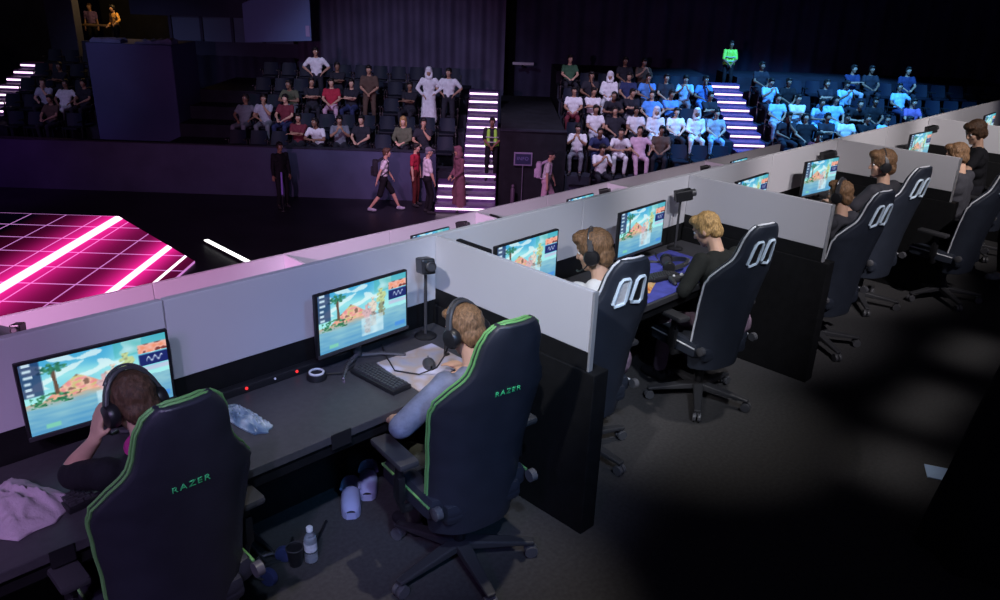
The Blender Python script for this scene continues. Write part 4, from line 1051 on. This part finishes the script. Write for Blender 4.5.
ORD = ['first', 'second', 'third', 'fourth', 'fifth', 'sixth', 'seventh', 'eighth', 'ninth', 'tenth', 'eleventh', 'twelfth', 'thirteenth', 'fourteenth', 'fifteenth', 'sixteenth']
def proj(p):
    d = Vector(p)-Vector((0, 0, CAM_H)); z = d.dot(fw); return 500+F_PX*d.dot(r2)/z, 300-F_PX*d.dot(u2)/z
def seat_pos(b, j, i):
    v0, n, rows, du, w = BLOCKS[b]; return UV(row_u(j, du)+.52, v0+PITCHV*i, row_z(j))
occ = {}
def rowword(b, j): return ORD[j-BLOCKS[b][2][0]] + ' row'
def aud(b, x, y, kind, shirt, trousers='dark', hair='black', skin=2, stand=False, hair_white=False):
    """put a spectator on the free seat whose head comes out nearest to (x, y) of the photograph"""
    v0, n, rows, du, w = BLOCKS[b]; best = None
    hz = 1.70 if stand else (1.22 if kind not in ('forward', 'slouch') else 1.10)
    for j in rows:
        for i in range(n):
            if (b, j, i) in occ: continue
            q_ = seat_pos(b, j, i); px, py = proj(q_ + Vector((0, 0, hz)))
            e = (px-x)**2 + 1.3*(py-y)**2
            if best is None or e < best[0]: best = (e, j, i)
    e, j, i = best; occ[(b, j, i)] = (kind, shirt, trousers, hair, skin, stand)
def P_(b, lst):
    for r_ in lst: aud(b, *r_)
P_('left', [(257, 92, 'chin', 'palegrey', 'grey'), (273, 97, 'lap', 'maroon', 'navy', 'black', 1), (291, 95, 'forward', 'olive', 'grey'), (303, 80, 'crossed', 'dark'), (319, 88, 'lap', 'red', 'pink', 'black', 1), (322, 64, 'hipstand', 'white', 'dark', 'black', 2, True),
  (334, 80, 'crossed', 'dark', 'dark'), (351, 84, 'crossed', 'dark', 'navy', 'black', 1), (361, 65, 'standing', 'brown', 'brown', 'black', 2, True), (294, 124, 'crossed', 'maroon'), (313, 126, 'forward', 'white'), (333, 124, 'phone', 'grey', 'dark'), (354, 124, 'lap', 'dark', 'dark', 'black', 1),
  (394, 130, 'longhair', 'olive', 'dark', 'blond', 1), (416, 131, 'chin', 'dark', 'dark'), (428, 75, 'robestand', 'white', 'white', 'black', 2, True), (418, 66, 'crossed', 'dark', 'dark', 'black', 2, True), (448, 65, 'hipstand', 'white', 'dark', 'black', 2, True), (245, 96, 'slouch', 'grey', 'grey')])
P_('middle', [(571, 68, 'lap', 'green', 'dark', 'black', 1), (567, 88, 'lap', 'white', 'maroon'), (587, 72, 'chin', 'dark'), (592, 86, 'crossed', 'white', 'dark'), (606, 85, 'thobe', 'white', 'white'), (618, 76, 'lap', 'navy'), (641, 72, 'phone', 'brown'), (656, 76, 'chin', 'blue', 'dark'), (625, 101, 'crossed', 'dark', 'grey'),
  (588, 104, 'lap', 'white', 'palegrey'), (612, 107, 'forward', 'dark'), (636, 106, 'lap', 'white', 'dark'), (572, 121, 'phone', 'white', 'grey'), (597, 128, 'forward', 'navy', 'navy'), (600, 142, 'phone', 'white'), (623, 143, 'forward', 'white', 'white'), (622, 124, 'slouch', 'dark'), (643, 144, 'slouch', 'pink', 'pink'), (653, 122, 'thobe', 'white', 'white'),
  (684, 73, 'phone', 'skyblue', 'grey'), (705, 75, 'chin', 'blue', 'blue'), (667, 87, 'lap', 'dark', 'dark'), (651, 90, 'slouch', 'blue', 'dark'), (682, 89, 'crossed', 'blue', 'dark'), (706, 91, 'crossed', 'dark', 'grey'), (672, 103, 'lap', 'white', 'dark', 'black', 1), (697, 105, 'thobe', 'white', 'white'), (711, 108, 'lap', 'palegrey', 'skyblue', 'black', 1), (630, 88, 'lap', 'dark', 'grey'), (640, 124, 'lap', 'brown', 'dark')])
P_('right', [(769, 78, 'phone', 'skyblue', 'dark'), (780, 91, 'lap', 'skyblue', 'palegrey'), (796, 93, 'crossed', 'white', 'palegrey'), (791, 108, 'chin', 'dark'), (810, 110, 'forward', 'skyblue', 'skyblue'), (820, 95, 'crossed', 'dark', 'skyblue'), (842, 78, 'phone', 'skyblue', 'dark'), (844, 92, 'lap', 'skyblue', 'skyblue'), (860, 78, 'crossed', 'navy', 'palegrey'), (874, 79, 'lap', 'dark'),
  (834, 110, 'crossed', 'dark', 'grey'), (900, 78, 'lap', 'navy', 'dark'), (901, 90, 'slouch', 'skyblue', 'navy'), (910, 95, 'lap', 'purple', 'dark'), (914, 110, 'chin', 'skyblue', 'dark'), (845, 128, 'lap', 'white', 'skyblue'), (893, 118, 'lap', 'skyblue', 'dark'), (762, 105, 'lap', 'black', 'black'), (775, 118, 'slouch', 'black', 'black'), (858, 106, 'forward', 'black', 'black'), (872, 112, 'crossed', 'black', 'black'), (885, 98, 'lap', 'black', 'dark'), (825, 124, 'chin', 'maroon', 'black'), (760, 88, 'lap', 'dark', 'dark')])
P_('far', [(60, 84, 'slouch', 'white', 'white'), (36, 80, 'chin', 'palegrey', 'dark', 'black', 1), (50, 72, 'crossed', 'dark', 'dark'), (47, 86, 'lap', 'brown', 'dark'), (70, 80, 'lap', 'dark', 'dark')])
SK = {1: m_skin, 2: m_skin2, 3: m_skin3}; HR = {'black': m_h_black, 'blond': m_h_blond, 'brown': m_h_brown}
WORD = dict(lap='hands in lap', crossed='arms folded', forward='leaning forward', phone='hands raised', chin='hand at chin', slouch='slouching', longhair='long hair', thobe='headscarf', standing='standing', hipstand='standing', robestand='standing')
SH = dict(white='white shirt', palegrey='pale grey shirt', grey='grey shirt', dark='dark shirt', navy='navy shirt', blue='blue shirt', skyblue='light blue shirt', red='red shirt', maroon='maroon shirt', green='green shirt', brown='brown shirt', olive='olive shirt', pink='pink shirt', purple='purple shirt', black='black clothes')
seq = {}
for (b, j, i) in sorted(occ): seq.setdefault((b, j), []).append(i)
for (b, j, i), (kind, shirt, tr, hr, sk, stand) in sorted(occ.items()):
    q_ = seat_pos(b, j, i); rr = random.Random(i*31+j*7+len(b))
    if stand: q_ = q_ - eu*.18
    n_ = seq[(b, j)].index(i)
    lab = 'spectator in %s, %s, %s from left, %s, %s' % (SH[shirt] if kind not in ('thobe', 'robestand') else 'white robe', WORD[kind], ORD[n_], rowword(b, j), BLOCKS[b][4])
    spawn(kind, q_, RZ_AUD + R(rr.uniform(-13, 13)), cw[shirt], cw[tr], HR[hr], SK[sk] if (i+j) % 3 or sk == 1 else m_skin3, lab, 'spectators in the stands')
for b, (v0, n, rows, du, w) in BLOCKS.items():
    for j in rows:
        for i in range(n):
            q_ = seat_pos(b, j, i); px, py = proj(q_+Vector((0, 0, .8)))
            if px < 2 or px > 998: continue
            if b == 'right' and py > 342-.238*px+8: continue      # behind the white wall
            if j == -2 and (b, j, i) not in occ: continue
            o = seat0 if not seat_used[0] else copy_tree(seat0); seat_used[0] = True
            o.location = q_; o.rotation_euler = (0, 0, RZ_AUD)
            tag(o, '%s dark folding seat, %s from left, %s, %s' % ('taken' if (b, j, i) in occ else 'empty', ORD[i], rowword(b, j), w), 'seat', 'folding seats in the stands')
# ---- guards, walkers on the arena floor
m_hiv = mat('hi_vis', (.38, .92, .10), .5, emit=0.0); 
def vest(parent, hipz, m_, bands=True):
    v = MB()
    for sx in (-1, 1):
        v.cap((sx*.10, .085, hipz+.06), (sx*.09, .085, hipz+.42), .055, .05); v.cap((sx*.10, -.06, hipz+.06), (sx*.09, -.07, hipz+.42), .062, .055); v.cap((sx*.135, .0, hipz+.05), (sx*.13, .0, hipz+.33), .075, .07)
        v.cap((sx*.09, .07, hipz+.44), (sx*.09, -.06, hipz+.46), .045, .045)
    me = remesh(v, .014, 4); me.materials.append(m_); o = link('vest', me, parent)
    if bands:
        b = MB()
        for z in (.14, .27): b.tube([(.212*math.cos(a), .012+.158*math.sin(a), hipz+z) for a in [i*math.pi/12 for i in range(24)]], .016, 6, close=True)
        b.build('reflective_band', mat('reflective_grey', (.45, .5, .5), .4), o)
    return o
W = dict(fat=1.2)
def walker(loc_uv, rz, label, vestm=None, vox=.012, **k):
    d = dict(hip=(0, 0, .93), lean=3, hp=4, footL=(-.11, .0, 0), footR=(.12, .03, 0), handL=(-.24, .06, .80), handR=(.24, .06, .80), elL=(-.5, -1, 0), elR=(.5, -1, 0), skin=m_skin2, hairmat=m_h_black, trousers=cw['black'], shirt=cw['white'], **W)
    d.update(k); o = person(d, vox)
    if vestm: vest(o, .93, vestm)
    loc = UV(*loc_uv); finish(o, loc, math.degrees(rz), label); return o
toward = AR+R(90)
walker((U0+.48*3+.1, -.12, FL+R_*3), toward, 'guard in dark clothes and yellow-green vest standing on the lit stairs', m_hiv, shirt=cw['dark'], handL=(-.06, .2, .98), handR=(.06, .22, .98), elL=(-.8, -.3, -.3), elR=(.8, -.3, -.3), skin=m_skin3, sleeve=.9)
walker((U0+.48*15+.35, 7.80, FL+R_*15-.38), toward, 'guard in bright green vest standing at the top of the right stairs', m_hiv, shirt=m_hiv, handL=(-.06, .2, .98), handR=(.06, .22, .98), elL=(-.8, -.3, -.3), elR=(.8, -.3, -.3), skin=m_skin3, sleeve=.9)
def at_floor(x, y, z=FL):
    d = fw*F_PX + r2*(x-500) - u2*(y-300); t = (z-CAM_H)/d.z; return Vector((0, 0, CAM_H))+d*t
def uvz(p): return (p.dot(eu), p.dot(ev), p.z)
right = AZ - R(90)                # facing along +v (to the right of the picture)
p0 = at_floor(384, 211)
o = walker(uvz(p0), right+R(8), 'walker with dark backpack, white shirt and bare calves striding right on the arena floor', footL=(-.09, .40, .0), footR=(.10, -.36, .03), knR=(.1, 1, .1), hip=(0, 0, .87), handL=(-.26, .22, .86), handR=(.24, -.18, .82), legs=.95, trousername='shorts', shoe=cw['palegrey'], hair='short', hairmat=m_h_brown, skin=m_skin, lean=8)
def backpack(p, rz, m_, label, hz=.93):
    t = empty('backpack', p, rz, label, 'backpack')
    b = MB(); b.bbox((0, -.20, hz+.28), (.28, .14, .42), .05); b.bbox((0, -.285, hz+.20), (.20, .06, .22), .03); b.build('bag', m_, t, smooth=60)
    for s in (-1, 1): MB().tube([(s*.10, -.13, hz+.45), (s*.105, .02, hz+.535), (s*.115, .135, hz+.44), (s*.13, .13, hz+.22), (s*.15, -.05, hz+.08), (s*.11, -.14, hz+.08)], .018, 6).build('strap', m_, t)
    return t
backpack(p0, right+R(8), cw['dark'], 'dark backpack on the striding walker in white', .87)
p1 = at_floor(427, 213)
walker(uvz(p1), right+R(20), 'person in white T-shirt, dark cap and black skirt standing on the arena floor', hair='cap', hairmat=cw['grey'], handL=(-.20, .12, .86), handR=(.2, .14, .86), skin=m_skin, dress=None, trousers=cw['black'], sleeve=.9, wide=1.05)
p2 = at_floor(459, 211)
walker(uvz(p2), right-R(150), 'person in long mauve-brown robe standing in front of the lit stairs', shirt=fabric('mauve_robe', (.20, .09, .12)), shirtname='robe', dress=.06, sleeve=1.9, trousers=fabric('mauve_robe', (.20, .09, .12)), hair='scarf', hairmat=fabric('mauve_scarf', (.22, .10, .13)), handL=(-.12, .2, .95), handR=(.12, .2, .95))
p3 = at_floor(415, 206)
walker(uvz(p3), right-R(20), 'person in red top mostly hidden behind the white T-shirt and cap', shirt=cw['red'], skin=m_skin, sleeve=.8, trousers=fabric('red_brown_trousers', (.10, .02, .02)), s=.97)
p4 = at_floor(544, 214)
walker(uvz(p4), right-R(8), 'walker with pale backpack passing right of the sign', shirt=cw['white'], hair='cap', hairmat=cw['dark'], skin=m_skin, legs=.95, trousername='shorts', trousers=cw['pink'], lean=8, footL=(-.09, .25, 0), footR=(.10, -.25, .02), hip=(0, 0, .90), handL=(-.24, .2, .86))
backpack(p4, right-R(8), fabric('lilac_nylon', (.50, .40, .56)), 'pale lilac backpack on the walker right of the sign', .90)
p5 = at_floor(283, 207)
walker(uvz(p5), toward+R(40), 'person in black standing against the long parapet', shirt=cw['black'], sleeve=1.9, skin=m_skin3)
pt = empty('purple_reflex', p5+Vector((-.16, -.30, 0)), 0, 'dim purple upright painted reflection beside the person in black at the parapet', 'painted reflection')
MB().tube([(0, 0, .42), (.01, 0, 1.0)], .022, 8).build('tube', mat('reflex_purple', (.16, .08, .34), .4, emit=.10, ecol=(.35, .15, .9)), pt)  # purple reflex beside the figure, put in as a faintly glowing tube
MB().lathe([(.12, 0), (.12, .02), (.015, .03), (.015, .43)], n=16).build('stand', m_plast, pt)  # stand made up to carry the reflex tube
# gallery people
gz = -.1
walker((30.75, -14.25, gz), toward-R(30), 'person in orange shirt standing in the lit opening of the gallery', shirt=fabric('orange_cotton', (.72, .38, .10)), sleeve=1.7, handL=(-.40, .30, 1.10), handR=(.14, .22, 1.0), elL=(-.6, -.2, -.6), skin=m_skin2)
walker((31.6, -15.55, gz), toward+R(10), 'dim figure in dark clothes beside the orange shirt in the gallery', shirt=cw['purple'], sleeve=.7, hairmat=m_h_brown)
# sign, bollard and yellow bag
sg = empty('floor_sign', at_floor(521, 205), AZ, 'small framed sign on a thin pole on the arena floor', 'sign')
MB().lathe([(.20, 0), (.20, .02), (.03, .03)], n=18).build('base', m_plast, sg)
MB().tube([(0, 0, .02), (0, 0, 1.1)], .014, 8).build('pole', mat('pole_grey', (.12, .11, .16), .5), sg)
MB().bbox((0, 0, 1.28), (.50, .03, .36), .01).build('frame', mat('sign_frame', (.20, .16, .28), .5), sg, smooth=None)
f_ = MB().bbox((0, -.017, 1.28), (.43, .012, .28), .003).build('face', mat('sign_face', (.012, .014, .06), .4), sg, smooth=None)
tm = text_mesh('lettering', 'INFO', .13, .002, mat('sign_text', (.13, .12, .30), .5), 1.1); tx = link('lettering', tm, f_); tx.location = (-.01, -.026, 1.29); tx.rotation_euler = (R(90), 0, 0)
bo = empty('bollard', at_floor(512, 207), 0, 'short dark post left of the sign pole', 'post')
MB().lathe([(.10, 0), (.10, .03), (.06, .05), (.055, .50), (.03, .55), (.05, .58), (.03, .63)], n=16).build('body', mat('bollard', (.08, .05, .09), .5), bo)
yb = empty('yellow_bag', UV(row_u(-2)+.25, 5.06, row_z(-2)), RZ_AUD, 'yellow bag at the front of the middle seating block', 'bag')
bm_ = remesh(MB().ell((0, 0, .13), (.26, .15, .13)).ell((.10, 0, .20), (.14, .11, .13)), .02, 5, lambda c: .012*noise.noise(c*9)); bm_.materials.append(fabric('yellow_nylon', (.75, .42, .04))); link('sack', bm_, yb)
MB().tube([(-.1, 0, .26), (-.06, 0, .36), (.06, 0, .40), (.12, 0, .33)], .012, 6).build('handle', fabric('yellow_nylon', (.75, .42, .04)), yb)
# ------------------------------------------------------------------ light
wd = bpy.data.worlds.new('world'); SC.world = wd; wd.use_nodes = True
wd.node_tree.nodes['Background'].inputs[0].default_value = (.35, .33, .75, 1); wd.node_tree.nodes['Background'].inputs[1].default_value = .095
def aim(o, tgt): o.rotation_euler = (Vector(tgt)-o.location).to_track_quat('-Z', 'Y').to_euler()
def spot(name, loc, tgt, col, watts, ang, blend=.5, rad=.1):
    l = bpy.data.lights.new(name, 'SPOT'); l.color = col; l.energy = watts; l.spot_size = R(ang); l.spot_blend = blend; l.shadow_soft_size = rad
    o = bpy.data.objects.new(name, l); COL.objects.link(o); o.location = loc; aim(o, tgt); return o
def area(name, loc, tgt, col, watts, sx, sy, spread=180):
    l = bpy.data.lights.new(name, 'AREA'); l.shape = 'RECTANGLE'; l.size = sx; l.size_y = sy; l.color = col; l.energy = watts; l.spread = R(spread)
    o = bpy.data.objects.new(name, l); COL.objects.link(o); o.location = loc; aim(o, tgt); return o
# truss lamps over the players
for x, c, w in ((-1.2, (.86, .44, 1.0), 340), (.7, (.66, .58, 1.0), 330), (2.4, (.55, .68, 1.0), 350), (4.2, (.80, .87, 1.0), 400), (6.0, (.97, .93, 1.0), 520), (7.9, (1.0, .94, .96), 540), (9.8, (1.0, .93, .93), 560), (11.8, (1.0, .93, .93), 560)):
    spot('row_spot', (x-3.2, -1.6, 6.0), (x, 3.1, 1.05), c, w*2.05, 27, .6)
spot('row_spot', (-3.0, 3.75, 2.6), (1.2, 6.76, -.2), (1.0, .45, .88), 2600, 75, .8)  # added low behind the upper wall, tints only the lower wall pink
spot('row_spot', (2.8, 3.75, 3.2), (6.6, 6.76, -.2), (.85, .72, 1.0), 700, 75, .8)  # second added low spot, lilac, for the middle of the lower wall
# audience
spot('blue_wash', UV(19.5, 9.5, 8.8), UV(24.0, 9.6, -1.2), (.10, .42, 1.0), 15000, 60, .5, .3)
spot('lilac_wash', UV(17, 2, 8.0), UV(23.5, 3.0, -1.4), (.72, .66, 1.0), 3600, 36, .6, .3)
spot('lilac_wash', UV(13, -5, 6.5), UV(25, -3.5, -.8), (.62, .66, 1.0), 3000, 40, .8, .3)
spot('lilac_wash', UV(15, -14, 6.5), UV(27, -13, -.8), (.55, .55, 1.0), 700, 34, .8, .3)
spot('pink_wash', UV(14, -2, 5), UV(20.3, -1.2, -2.0), (1.0, .55, .95), 1900, 40, .8, .2)
# lamp in the gallery
l = bpy.data.lights.new('gallery_lamp', 'POINT'); l.color = (1, .62, .22); l.energy = 60; l.shadow_soft_size = .1
o = bpy.data.objects.new('gallery_lamp', l); COL.objects.link(o); o.location = UV(30.2, -13.6, 2.3)

# purple wash on the left of the parapet, blue sheen on the chair backs, window-shaped pools on the carpet
spot('purple_wash', UV(16, -14, 3.5), UV(21, -14.5, -2.6), (.55, .10, 1.0), 260, 60, .9, .3)
spot('blue_fill', (.2, -2.6, 4.6), (2.0, 2.0, 1.25), (.12, .45, 1.0), 420, 19, .8, .3)
spot('violet_fill', (-2.2, 0, 3.8), (.6, 2.2, 1.1), (.55, .25, 1.0), 130, 34, .8, .2)
for (x, y), sx, sy, w in (((4.68, 1.16), .55, .42, .22), ((5.65, 1.28), .75, .22, .22), ((6.95, 1.35), .7, .3, .22)):
    area('floor_pool', (x, y, 5.6), (x, y+.001, 0), (1, .96, .95), w, sx, sy, 6)
spot('partition_fill', (-1.8, .6, 4.8), (2.75, 2.65, 1.2), (1.0, .97, 1.0), 800, 17, .6)  # added spot that brightens the near face of the first partition
spot('top_spot', (2.3, 1.5, 6.2), (1.75, 2.25, 0), (1.0, .94, .86), 440, 22, .7, .06)
spot('top_spot', (4.9, 1.6, 6.2), (4.25, 2.35, 0), (1.0, .96, .92), 380, 21, .95, .06)
